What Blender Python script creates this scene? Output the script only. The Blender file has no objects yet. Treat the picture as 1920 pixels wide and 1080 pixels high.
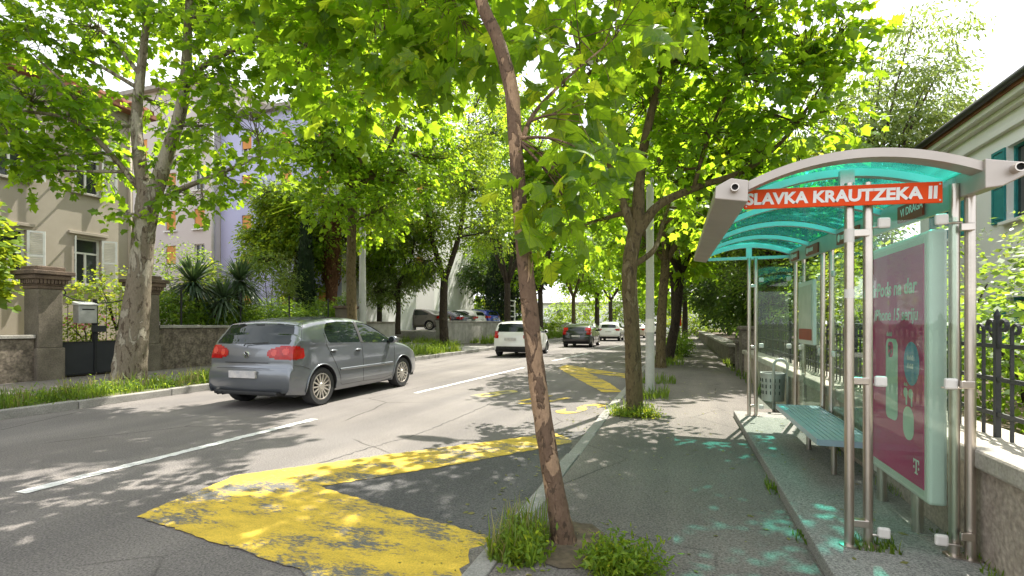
import bpy, bmesh, math, random
import numpy as np
from mathutils import Vector, Matrix

scene = bpy.context.scene
COL = scene.collection
R = math.radians
# ---------------------------------------------------------------- camera
F_PX, VP = 940.0, 315.0
TH = math.atan(VP / F_PX)
CT, ST = math.cos(TH), math.sin(TH)
EYE = 1.42
cam_d = bpy.data.cameras.new('camera')
cam_d.sensor_width = 36.0
cam_d.lens = 36.0 * F_PX / 1920.0
cam_d.shift_y = 66.0 / 1920.0
cam_d.clip_start = 0.05
cam_d.clip_end = 2000
cam = bpy.data.objects.new('camera', cam_d)
cam.location = (0, 0, EYE)
cam.rotation_euler = (R(90), 0, TH)
COL.objects.link(cam)
scene.camera = cam
# ---------------------------------------------------------------- world, sun, exposure
SUN_EL, SUN_AZ = R(57), R(17)          # azimuth to the right of the street axis (+Y)
world = bpy.data.worlds.new('World')
scene.world = world
world.use_nodes = True
nt = world.node_tree
bg = nt.nodes['Background']
sky = nt.nodes.new('ShaderNodeTexSky')
sky.sky_type = 'NISHITA'
sky.sun_disc = False
sky.sun_elevation = SUN_EL
sky.sun_rotation = SUN_AZ
sky.air_density = 1.3
sky.dust_density = 2.5
sky.ozone_density = 1.0
# thin bright summer cloud, all over the sky
tcw = nt.nodes.new('ShaderNodeTexCoord')
mpw = nt.nodes.new('ShaderNodeMapping'); mpw.inputs['Scale'].default_value = (1.2, 1.2, 3.0)
nzw = nt.nodes.new('ShaderNodeTexNoise'); nzw.inputs['Scale'].default_value = 2.2; nzw.inputs['Detail'].default_value = 6
crw = nt.nodes.new('ShaderNodeValToRGB')
crw.color_ramp.elements[0].position = 0.30; crw.color_ramp.elements[0].color = (0.35, 0.35, 0.35, 1)
crw.color_ramp.elements[1].position = 0.62; crw.color_ramp.elements[1].color = (0.92, 0.92, 0.92, 1)
mxw = nt.nodes.new('ShaderNodeMixRGB'); mxw.inputs[2].default_value = (10.5, 10.6, 10.9, 1)
nt.links.new(tcw.outputs['Generated'], mpw.inputs[0]); nt.links.new(mpw.outputs[0], nzw.inputs['Vector'])
nt.links.new(nzw.outputs['Fac'], crw.inputs[0]); nt.links.new(crw.outputs[0], mxw.inputs[0])
nt.links.new(sky.outputs[0], mxw.inputs[1])
nt.links.new(mxw.outputs[0], bg.inputs['Color'])
bg.inputs['Strength'].default_value = 0.098
sun_d = bpy.data.lights.new('sun', 'SUN')
sun_d.energy = 5.0
sun_d.angle = R(0.53)
sun_d.color = (1.0, 0.95, 0.86)
sun = bpy.data.objects.new('sun', sun_d)
SDIR = Vector((math.sin(SUN_AZ) * math.cos(SUN_EL), math.cos(SUN_AZ) * math.cos(SUN_EL), math.sin(SUN_EL)))
sun.rotation_euler = (-SDIR).to_track_quat('-Z', 'Y').to_euler()
sun.location = (10, 20, 40)
COL.objects.link(sun)
vs = scene.view_settings
vs.view_transform = 'Standard'; vs.look = 'None'; vs.gamma = 1.0
vs.use_curve_mapping = False
vs.exposure = 1.18
cy = scene.cycles
cy.max_bounces = 8; cy.diffuse_bounces = 6; cy.glossy_bounces = 3
cy.transmission_bounces = 5; cy.transparent_max_bounces = 10
cy.caustics_reflective = False; cy.caustics_refractive = False
cy.use_denoising = True
try:
    cy.denoiser = 'OPENIMAGEDENOISE'; cy.denoising_input_passes = 'RGB_ALBEDO_NORMAL'
except Exception:
    pass
cy.sample_clamp_indirect = 8.0

# ---------------------------------------------------------------- survey helpers: photograph point + distance -> place
def at(px, py, depth):
    xc = (px - 960.0) / F_PX * depth
    return Vector((xc * CT - depth * ST, xc * ST + depth * CT, EYE - (py - 606.0) / F_PX * depth))
def grd(px, py, z=0.0):
    return at(px, py, F_PX * (EYE - z) / (py - 606.0))

# ---------------------------------------------------------------- materials
MATS = {}
def new_mat(name):
    m = bpy.data.materials.new(name); m.use_nodes = True
    MATS[name] = m
    n = m.node_tree.nodes; l = m.node_tree.links
    return m, n, l, n['Principled BSDF']
def c4(c): return (c[0], c[1], c[2], 1)
def ramp(n, stops):
    r = n.new('ShaderNodeValToRGB')
    e = r.color_ramp.elements
    e[0].position, e[0].color = stops[0][0], c4(stops[0][1])
    e[1].position, e[1].color = stops[1][0], c4(stops[1][1])
    for p, c in stops[2:]:
        x = e.new(p); x.color = c4(c)
    return r
def noise(n, l, co, scale, detail=4, rough=.55, dist=0.0):
    t = n.new('ShaderNodeTexNoise')
    t.inputs['Scale'].default_value = scale; t.inputs['Detail'].default_value = detail
    t.inputs['Roughness'].default_value = rough; t.inputs['Distortion'].default_value = dist
    l.new(co, t.inputs['Vector'])
    return t.outputs['Fac']
def mixc(n, l, fac, a, b, mode='MIX'):
    x = n.new('ShaderNodeMixRGB'); x.blend_type = mode
    for i, v in ((0, fac), (1, a), (2, b)):
        if hasattr(v, 'is_linked') or hasattr(v, 'links'): l.new(v, x.inputs[i])
        elif isinstance(v, (int, float)): x.inputs[i].default_value = v
        else: x.inputs[i].default_value = c4(v)
    return x.outputs[0]
def bump(n, l, b, h, strength=.3, dist=.01):
    u = n.new('ShaderNodeBump'); u.inputs['Strength'].default_value = strength; u.inputs['Distance'].default_value = dist
    l.new(h, u.inputs['Height']); l.new(u.outputs[0], b.inputs['Normal'])
def pbr(name, c1, c2=None, scale=3., rough=.7, metal=0., bmp=0., bscale=40., coords='Object', detail=5, coat=0., lo=.35, hi=.65, spec=.5, fine=0.):
    m, n, l, b = new_mat(name)
    b.inputs['Roughness'].default_value = rough; b.inputs['Metallic'].default_value = metal
    b.inputs['Specular IOR Level'].default_value = spec
    b.inputs['Coat Weight'].default_value = coat; b.inputs['Coat Roughness'].default_value = .04
    tc = n.new('ShaderNodeTexCoord'); co = tc.outputs[coords]
    if c2 is None: c2 = tuple(v * .86 for v in c1)
    r = ramp(n, [(lo, c1), (hi, c2)])
    l.new(noise(n, l, co, scale, detail), r.inputs[0])
    out = r.outputs[0]
    if fine > 0:
        f = ramp(n, [(.3, (1 - fine,) * 3), (.7, (1 + fine,) * 3)])
        l.new(noise(n, l, co, bscale * 1.3, 3), f.inputs[0])
        out = mixc(n, l, 1.0, out, f.outputs[0], 'MULTIPLY')
    l.new(out, b.inputs['Base Color'])
    if bmp > 0: bump(n, l, b, noise(n, l, co, bscale, 4), bmp)
    return m

def asphalt(name, c1, c2, dark, cracks=True, crack_scale=.33, gs=70, gc=1.):
    m, n, l, b = new_mat(name)
    tc = n.new('ShaderNodeTexCoord'); of = n.new('ShaderNodeMapping'); of.inputs['Location'].default_value = (57.3, 31.7, 3.1); l.new(tc.outputs['Object'], of.inputs[0]); co = of.outputs[0]
    b.inputs['Roughness'].default_value = .9; b.inputs['Specular IOR Level'].default_value = .25
    r = ramp(n, [(.35, c1), (.66, c2)]); l.new(noise(n, l, co, .45, 6, .6), r.inputs[0])
    out = r.outputs[0]
    # long stains along the direction of travel
    mp = n.new('ShaderNodeMapping'); mp.inputs['Scale'].default_value = (1.6, .12, 1); l.new(co, mp.inputs[0])
    s = ramp(n, [(.4, (.84, .84, .85)), (.62, (1.06, 1.05, 1.04))]); l.new(noise(n, l, mp.outputs[0], 1.0, 5), s.inputs[0])
    out = mixc(n, l, 1.0, out, s.outputs[0], 'MULTIPLY')
    # aggregate
    g = ramp(n, [(.34, (1 - .55 * gc,) * 3), (.5, (1, 1, 1)), (.66, (1 + .55 * gc, 1 + .53 * gc, 1 + .5 * gc))]); l.new(noise(n, l, co, gs, 4, .75), g.inputs[0])
    out = mixc(n, l, 1.0, out, g.outputs[0], 'MULTIPLY')
    if cracks:
        wn = n.new('ShaderNodeTexNoise'); wn.inputs['Scale'].default_value = 1.3; wn.inputs['Detail'].default_value = 6; l.new(co, wn.inputs['Vector'])
        w = mixc(n, l, .13, co, wn.outputs['Color'], 'ADD')
        v = n.new('ShaderNodeTexVoronoi'); v.feature = 'DISTANCE_TO_EDGE'; v.inputs['Scale'].default_value = crack_scale; l.new(w, v.inputs['Vector'])
        cr = ramp(n, [(.0, dark), (.0045, (1, 1, 1))]); cr.color_ramp.interpolation = 'LINEAR'
        l.new(v.outputs['Distance'], cr.inputs[0])
        k = ramp(n, [(.46, (0, 0, 0)), (.56, (1, 1, 1))]); l.new(noise(n, l, co, .6, 3), k.inputs[0])
        cm = mixc(n, l, k.outputs[0], (1, 1, 1), cr.outputs[0])
        out = mixc(n, l, 1.0, out, cm, 'MULTIPLY')
    l.new(out, b.inputs['Base Color'])
    bump(n, l, b, noise(n, l, co, 120, 3, .7), .5, .006)
    return m

asphalt('asphalt_road', (.160, .146, .136), (.212, .195, .182), (.3, .29, .28))
asphalt('asphalt_walk', (.145, .13, .117), (.2, .18, .161), (.4, .4, .4), True, .5)
asphalt('asphalt_dark', (.088, .086, .085), (.122, .118, .115), (.5, .5, .5), False)
asphalt('terrazzo', (.22, .215, .2), (.31, .3, .275), (.5, .5, .5), False, .33, 95, 1.1)
asphalt('court', (.3, .29, .27), (.4, .38, .35), (.5, .5, .5))

def paint(name, col, worn, under, scale):
    m, n, l, b = new_mat(name)
    tc = n.new('ShaderNodeTexCoord'); co = tc.outputs['Object']
    b.inputs['Roughness'].default_value = .75
    mp = n.new('ShaderNodeMapping'); mp.inputs['Rotation'].default_value = (0, 0, .5); mp.inputs['Scale'].default_value = (1, 2.2, 1); l.new(co, mp.inputs[0])
    big = noise(n, l, mp.outputs[0], 1.6, 4)
    fine = noise(n, l, mp.outputs[0], scale, 9, .8)
    a = n.new('ShaderNodeMath'); a.operation = 'MULTIPLY_ADD'; l.new(big, a.inputs[0]); a.inputs[1].default_value = .9; l.new(fine, a.inputs[2])
    k = ramp(n, [(worn - .03, (0, 0, 0)), (worn + .02, (1, 1, 1))]); l.new(a.outputs[0], k.inputs[0])
    # ramps clamp at 1: bring the sum into range
    h = n.new('ShaderNodeMath'); h.operation = 'MULTIPLY'; l.new(a.outputs[0], h.inputs[0]); h.inputs[1].default_value = .5
    l.new(h.outputs[0], k.inputs[0])
    tone = ramp(n, [(.3, tuple(v * .62 for v in col)), (.62, col)]); l.new(noise(n, l, mp.outputs[0], 3.2, 7, .65), tone.inputs[0])
    sp = ramp(n, [(.35, (.8, .8, .8)), (.65, (1.1, 1.1, 1.1))]); l.new(noise(n, l, co, 90, 3), sp.inputs[0])
    pc = mixc(n, l, 1., tone.outputs[0], sp.outputs[0], 'MULTIPLY')
    ug = ramp(n, [(.36, tuple(v * .65 for v in under)), (.64, tuple(v * 1.25 for v in under))]); l.new(noise(n, l, co, 95, 3), ug.inputs[0])
    l.new(mixc(n, l, k.outputs[0], ug.outputs[0], pc), b.inputs['Base Color'])
    bump(n, l, b, noise(n, l, co, 120, 3, .7), .4, .005)
    return m
paint('paint_yellow', (.71, .49, .055), .456, (.13, .128, .122), 19)
paint('paint_yellow_faded', (.62, .50, .13), .46, (.235, .225, .21), 14)
paint('paint_white', (.78, .77, .74), .35, (.25, .24, .23), 16)

def bark(name, base, patch, pale, scale, pale_amt=.6):
    m, n, l, b = new_mat(name)
    b.inputs['Roughness'].default_value = .85; b.inputs['Specular IOR Level'].default_value = .2
    tc = n.new('ShaderNodeTexCoord')
    mp = n.new('ShaderNodeMapping'); mp.inputs['Scale'].default_value = (1, 1, .42); l.new(tc.outputs['Object'], mp.inputs[0])
    co = mp.outputs[0]
    n1 = noise(n, l, co, scale, 5, .62, .6)
    n2 = noise(n, l, co, scale * 2.7, 4, .6, .3)
    r1 = ramp(n, [(pale_amt - .015, (0, 0, 0)), (pale_amt + .015, (1, 1, 1))]); l.new(n1, r1.inputs[0])
    r2 = ramp(n, [(.57, (0, 0, 0)), (.6, (1, 1, 1))]); l.new(n2, r2.inputs[0])
    c = mixc(n, l, r2.outputs[0], base, patch)
    c = mixc(n, l, r1.outputs[0], c, pale)
    g = ramp(n, [(.3, (.7, .7, .7)), (.7, (1.15, 1.15, 1.15))]); l.new(noise(n, l, co, 30, 5, .7), g.inputs[0])
    l.new(mixc(n, l, 1., c, g.outputs[0], 'MULTIPLY'), b.inputs['Base Color'])
    hh = n.new('ShaderNodeMath'); hh.operation = 'MULTIPLY_ADD'; l.new(r1.outputs[0], hh.inputs[0]); hh.inputs[1].default_value = -.7
    l.new(noise(n, l, co, 26, 6, .75), hh.inputs[2])
    bump(n, l, b, hh.outputs[0], 1., .03)
    return m
bark('bark_young', (.2, .13, .085), (.1, .068, .045), (.44, .29, .18), 8., .545)
bark('bark_plane', (.215, .18, .13), (.105, .08, .055), (.36, .325, .25), 4.5, .535)
bark('bark_olive', (.15, .115, .058), (.08, .06, .034), (.22, .175, .1), 6., .58)
bark('bark_dark', (.055, .042, .03), (.03, .024, .018), (.09, .07, .05), 5., .6)
bark('bark_palm', (.11, .05, .025), (.05, .025, .014), (.2, .1, .05), 9., .55)

def leafmat(name, dark, light, trans, tfac=.5, rough=.45):
    m, n, l, b = new_mat(name)
    at_ = n.new('ShaderNodeAttribute'); at_.attribute_name = 'tone'
    r = ramp(n, [(0, dark), (1, light)]); l.new(at_.outputs['Fac'], r.inputs[0])
    tr = ramp(n, [(0, tuple(v * .5 for v in trans)), (1, (min(.9, trans[0] * 1.5), trans[1] * 1.08, trans[2] * 1.3)), (.72, trans)]); l.new(at_.outputs['Fac'], tr.inputs[0])
    l.new(r.outputs[0], b.inputs['Base Color'])
    b.inputs['Roughness'].default_value = rough; b.inputs['Specular IOR Level'].default_value = .35
    t = n.new('ShaderNodeBsdfTranslucent'); l.new(tr.outputs[0], t.inputs['Color'])
    mx = n.new('ShaderNodeMixShader'); mx.inputs[0].default_value = tfac
    l.new(b.outputs[0], mx.inputs[1]); l.new(t.outputs[0], mx.inputs[2])
    l.new(mx.outputs[0], n['Material Output'].inputs['Surface'])
    return m
leafmat('leaf_plane', (.032, .095, .012), (.115, .22, .02), (.50, .76, .03), .62)
def add_veins(m):
    n, l = m.node_tree.nodes, m.node_tree.links
    tc = n.new('ShaderNodeTexCoord'); sp = n.new('ShaderNodeSeparateXYZ'); l.new(tc.outputs['Object'], sp.inputs[0])
    def M(op, a, b=0.):
        q = n.new('ShaderNodeMath'); q.operation = op
        for i, v in ((0, a), (1, b)):
            if isinstance(v, (int, float)): q.inputs[i].default_value = v
            else: l.new(v, q.inputs[i])
        return q.outputs[0]
    ay = M('ABSOLUTE', sp.outputs[1]); d = ay
    for a in (42, 78):
        d = M('MINIMUM', d, M('ABSOLUTE', M('SUBTRACT', M('MULTIPLY', sp.outputs[0], math.sin(R(a))), M('MULTIPLY', ay, math.cos(R(a))))))
    for x0 in (.25, .45, .65):    # side veins off the midrib
        d = M('MINIMUM', d, M('ADD', M('ABSOLUTE', M('SUBTRACT', M('MULTIPLY', M('SUBTRACT', sp.outputs[0], x0), .77), M('MULTIPLY', ay, .64))), .008))
    k = ramp(n, [(.008, (1, 1, 1)), (.024, (0, 0, 0))]); l.new(d, k.inputs[0])
    b = n['Principled BSDF']; src = b.inputs['Base Color'].links[0].from_socket
    l.new(mixc(n, l, k.outputs[0], src, (.22, .33, .08)), b.inputs['Base Color'])
    t = [x for x in n if x.type == 'BSDF_TRANSLUCENT'][0]; src = t.inputs['Color'].links[0].from_socket
    sh_ = mixc(n, l, k.outputs[0], (1, 1, 1), (.45, .5, .5)); bl = ramp(n, [(.3, (.72, .78, .7)), (.7, (1.12, 1.05, 1))]); l.new(noise(n, l, tc.outputs['Object'], 3.5, 4), bl.inputs[0])
    l.new(mixc(n, l, 1., mixc(n, l, 1., src, sh_, 'MULTIPLY'), bl.outputs[0], 'MULTIPLY'), t.inputs['Color'])
add_veins(leafmat('leaf_near', (.032, .095, .012), (.115, .22, .02), (.50, .76, .03), .62))
leafmat('leaf_mid', (.04, .105, .012), (.11, .2, .02), (.5, .68, .04), .58)
leafmat('leaf_dark', (.02, .055, .012), (.05, .10, .02), (.2, .34, .03), .42)
leafmat('leaf_bush', (.05, .115, .016), (.125, .21, .03), (.42, .62, .05), .52)
leafmat('leaf_pale', (.08, .14, .035), (.18, .25, .07), (.42, .56, .1), .5)
leafmat('leaf_bright', (.09, .18, .015), (.17, .27, .025), (.5, .6, .04), .5)
leafmat('leaf_cypress', (.01, .026, .01), (.022, .045, .016), (.03, .06, .02), .15)
leafmat('leaf_yucca', (.03, .062, .035), (.085, .125, .07), (.14, .24, .06), .25, .35)
leafmat('grass', (.045, .11, .012), (.15, .23, .03), (.4, .55, .05), .45)
leafmat('grass_dry', (.2, .2, .06), (.3, .28, .1), (.4, .38, .12), .4)
leafmat('petal_pink', (.5, .08, .16), (.7, .2, .3), (.6, .15, .25), .3)

pbr('concrete', (.36, .34, .30), (.25, .235, .205), 2.5, .9, bmp=.5, bscale=35, fine=.25)
pbr('concrete_old', (.2, .175, .14), (.1, .085, .066), 3., .95, bmp=.9, bscale=16, fine=.4, detail=8)
pbr('kerb', (.33, .315, .285), (.23, .22, .2), 2., .92, bmp=.5, bscale=60, fine=.25)
pbr('pillar_stone', (.175, .15, .112), (.105, .088, .065), 2., .92, bmp=.5, bscale=30, fine=.25, detail=7)
pbr('pillar_cap', (.17, .12, .085), (.09, .065, .048), 4., .95, bmp=.7, bscale=30, fine=.35, detail=7)
pbr('rubble', (.2, .165, .125), (.085, .068, .05), 5.5, .95, bmp=1., bscale=14, fine=.45, detail=8)
pbr('coping', (.5, .46, .39), (.33, .3, .25), 3.5, .9, bmp=.5, bscale=40, fine=.2)
pbr('render_brown', (.42, .355, .29), (.30, .245, .195), 4., .95, bmp=.8, bscale=26, fine=.3, detail=7)
pbr('stucco_grey', (.38, .335, .27), (.31, .27, .215), .5, .95, bmp=.35, bscale=60, fine=.12)
pbr('stucco_white', (.86, .855, .83), (.82, .815, .79), .4, .95, bmp=.2, bscale=60, fine=.06)
pbr('stucco_pale', (.56, .52, .5), (.5, .46, .45), .3, .95, bmp=.2, bscale=60, fine=.06)
pbr('stucco_lavender', (.46, .475, .68), (.41, .425, .62), .3, .95, bmp=.2, bscale=60, fine=.06)
pbr('cornice', (.82, .81, .77), (.77, .76, .72), 1., .9)
pbr('roof_tile', (.36, .15, .09), (.22, .1, .06), 4., .9, bmp=.4, bscale=20)
pbr('gutter', (.03, .028, .03), (.05, .045, .045), 3., .5)
pbr('white_wood', (.74, .74, .71), (.62, .62, .59), 4., .6)
pbr('teal_wood', (.03, .26, .27), (.022, .2, .21), 4., .5)
pbr('orange_blind', (.62, .28, .07), (.5, .21, .05), 2., .7)
pbr('iron', (.03, .033, .034), (.05, .05, .05), 9., .55, metal=.3, bmp=.2, bscale=70)
pbr('iron_black', (.012, .013, .015), (.02, .02, .022), 9., .5, metal=.3)
pbr('sheet_black', (.014, .016, .02), (.022, .024, .028), 3., .45)
pbr('steel', (.62, .56, .50), (.53, .48, .43), 6., .32, metal=1., bmp=.05, bscale=90)
pbr('steel_paint', (.50, .45, .405), (.43, .385, .345), 3., .42, metal=.5)
pbr('aluminium', (.55, .57, .56), (.47, .49, .48), 3., .38, metal=.7)
pbr('box_green', (.64, .68, .62), (.58, .62, .56), 3., .3)
pbr('bench_blue', (.36, .5, .55), (.3, .43, .48), 3., .35, metal=.3)
pbr('zinc', (.5, .5, .49), (.36, .36, .35), 5., .5, metal=.6, bmp=.1)
pbr('pole_grey', (.5, .5, .47), (.4, .4, .375), 2., .75, bmp=.2, bscale=50, fine=.1)
pbr('clamp_white', (.72, .69, .64), (.64, .61, .56), 6., .5)
pbr('sign_red', (.78, .075, .008), (.72, .065, .006), 3., .55, spec=.2)
pbr('sign_dark_red', (.36, .05, .02), (.3, .04, .018), 3., .45)
pbr('letter_white', (.82, .82, .8), (.76, .76, .74), 6., .5)
pbr('hole', (.01, .01, .01), (.015, .015, .015), 6., .8)
pbr('poster_magenta', (.58, .02, .17), (.48, .016, .14), 2., .6, spec=.2)
pbr('poster_pale', (.48, .66, .56), (.40, .58, .49), 4., .4)
pbr('poster_blue', (.03, .3, .5), (.02, .24, .43), 4., .4)
pbr('poster_dark', (.03, .04, .05), (.05, .06, .06), 4., .4)
pbr('poster_paper', (.62, .6, .52), (.5, .5, .42), 5., .6)
pbr('tyre', (.018, .018, .019), (.03, .03, .03), 8., .85, bmp=.2)
pbr('rim', (.62, .58, .52), (.52, .48, .43), 8., .32, metal=.7)
pbr('rim_dark', (.2, .2, .2), (.14, .14, .14), 8., .4, metal=.7)
pbr('tar', (.05, .05, .05), (.09, .085, .08), 20., .9)
pbr('trim_black', (.014, .014, .015), (.024, .024, .024), 8., .6)
pbr('plate_grey', (.62, .58, .54), (.42, .41, .42), 9., .5)
pbr('chrome', (.75, .75, .75), (.65, .65, .65), 5., .12, metal=1.)
pbr('lamp_red', (.42, .004, .004), (.3, .003, .003), 14., .15, coat=.6, spec=.3)
pbr('lamp_pink', (.62, .06, .04), (.5, .04, .03), 14., .15, coat=.6, spec=.3)
pbr('lamp_clear', (.6, .62, .62), (.5, .5, .5), 14., .1, coat=1.)
for nm, c, mt in (('car_grey', (.18, .195, .215), .55), ('car_white', (.78, .77, .74), 0.), ('car_black', (.008, .009, .01), .2), ('car_silver', (.6, .57, .5), .4),
                  ('car_taupe', (.14, .12, .11), .5), ('car_blue', (.015, .04, .32), .35), ('car_navy', (.012, .016, .03), .3), ('car_beige', (.5, .46, .36), .35)):
    pbr(nm, c, tuple(v * .92 for v in c), 2., .3, metal=mt, coat=1.)
pbr('soil', (.13, .095, .06), (.08, .06, .04), 5., .98, bmp=.8, bscale=20, fine=.3)
pbr('verge_soil', (.16, .14, .07), (.09, .11, .04), 4., .98, bmp=.8, bscale=20, fine=.4)
pbr('field', (.12, .14, .06), (.09, .1, .05), .3, .98)
pbr('grit', (.2, .18, .155), (.12, .11, .1), 16., .98, bmp=.8, bscale=60, fine=.5, detail=8)
pbr('dust', (.42, .38, .32), (.33, .3, .25), 5., .98)

def carglass():
    m, n, l, b = new_mat('car_glass')
    b.inputs['Base Color'].default_value = (.012, .018, .016, 1); b.inputs['Roughness'].default_value = .03
    b.inputs['Specular IOR Level'].default_value = .45; b.inputs['Coat Weight'].default_value = 0.
carglass()
def winglass():
    m, n, l, b = new_mat('window_glass')
    b.inputs['Base Color'].default_value = (.03, .035, .035, 1); b.inputs['Roughness'].default_value = .05
    b.inputs['Specular IOR Level'].default_value = .7
winglass()
def thinglass(name, tint, refl=.1, rough=.02, graze=.6, glow=None):
    m, n, l, b = new_mat(name)
    n.remove(b)
    t = n.new('ShaderNodeBsdfTransparent'); t.inputs[0].default_value = c4(tint)
    g = n.new('ShaderNodeBsdfGlossy'); g.inputs['Roughness'].default_value = rough; g.inputs['Color'].default_value = (.9, .95, .92, 1)
    lw = n.new('ShaderNodeLayerWeight'); pw = n.new('ShaderNodeMath'); pw.operation = 'POWER'; l.new(lw.outputs['Facing'], pw.inputs[0]); pw.inputs[1].default_value = 4.5
    ma = n.new('ShaderNodeMath'); ma.operation = 'MULTIPLY_ADD'; l.new(pw.outputs[0], ma.inputs[0]); ma.inputs[1].default_value = graze; ma.inputs[2].default_value = refl
    # dust on the pane
    d = n.new('ShaderNodeBsdfDiffuse'); d.inputs['Color'].default_value = (.55, .6, .55, 1)
    tc = n.new('ShaderNodeTexCoord'); dn = noise(n, l, tc.outputs['Object'], 5., 6, .7)
    dr = ramp(n, [(.4, (.004, .004, .004)), (.75, (.03, .03, .03))]); l.new(dn, dr.inputs[0])
    if glow:
        d = n.new('ShaderNodeBsdfTranslucent'); d.inputs['Color'].default_value = c4(tint); dr = ramp(n, [(.3, (glow,) * 3), (.8, (glow * 1.4,) * 3)]); l.new(dn, dr.inputs[0])
    mx = n.new('ShaderNodeMixShader'); l.new(ma.outputs[0], mx.inputs[0]); l.new(t.outputs[0], mx.inputs[1]); l.new(g.outputs[0], mx.inputs[2])
    m2 = n.new('ShaderNodeMixShader'); l.new(dr.outputs[0], m2.inputs[0]); l.new(mx.outputs[0], m2.inputs[1]); l.new(d.outputs[0], m2.inputs[2])
    l.new(m2.outputs[0], n['Material Output'].inputs['Surface'])
thinglass('shelter_glass', (.90, .965, .93), .03)
thinglass('teal_glass', (.07, .78, .66), .03, .06, .25, .11)
thinglass('poster_glass', (.97, .99, .98), .008, .02, .3)

# ---------------------------------------------------------------- object helpers
LOC = {}
def tag(o, label=None, cat=None, group=None, kind=None):
    if label: o['label'] = label
    if cat: o['category'] = cat
    if group: o['group'] = group
    if kind: o['kind'] = kind
    return o
def thing(name, label, cat, loc=(0, 0, 0), rotz=0., group=None):
    o = bpy.data.objects.new(name, None); COL.objects.link(o)
    o.empty_display_size = .2
    o.location = loc; o.rotation_euler = (0, 0, rotz)
    LOC[o] = Vector(loc) if rotz == 0. else Vector((0, 0, 0))
    return tag(o, label, cat, group)
def local_thing(name, label, cat, loc, rotz=0., group=None, scale=1.):
    o = thing(name, label, cat, loc, rotz, group); LOC[o] = Vector((0, 0, 0)); o.scale = (scale,) * 3
    return o
def link_mesh(name, me, mat, parent=None, loc=None):
    o = bpy.data.objects.new(name, me); COL.objects.link(o)
    if mat: me.materials.append(MATS[mat])
    if parent is not None:
        o.parent = parent; LOC[o] = LOC[parent]
    else:
        LOC[o] = Vector((0, 0, 0))
    if loc is not None: o.location = loc
    return o

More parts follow.
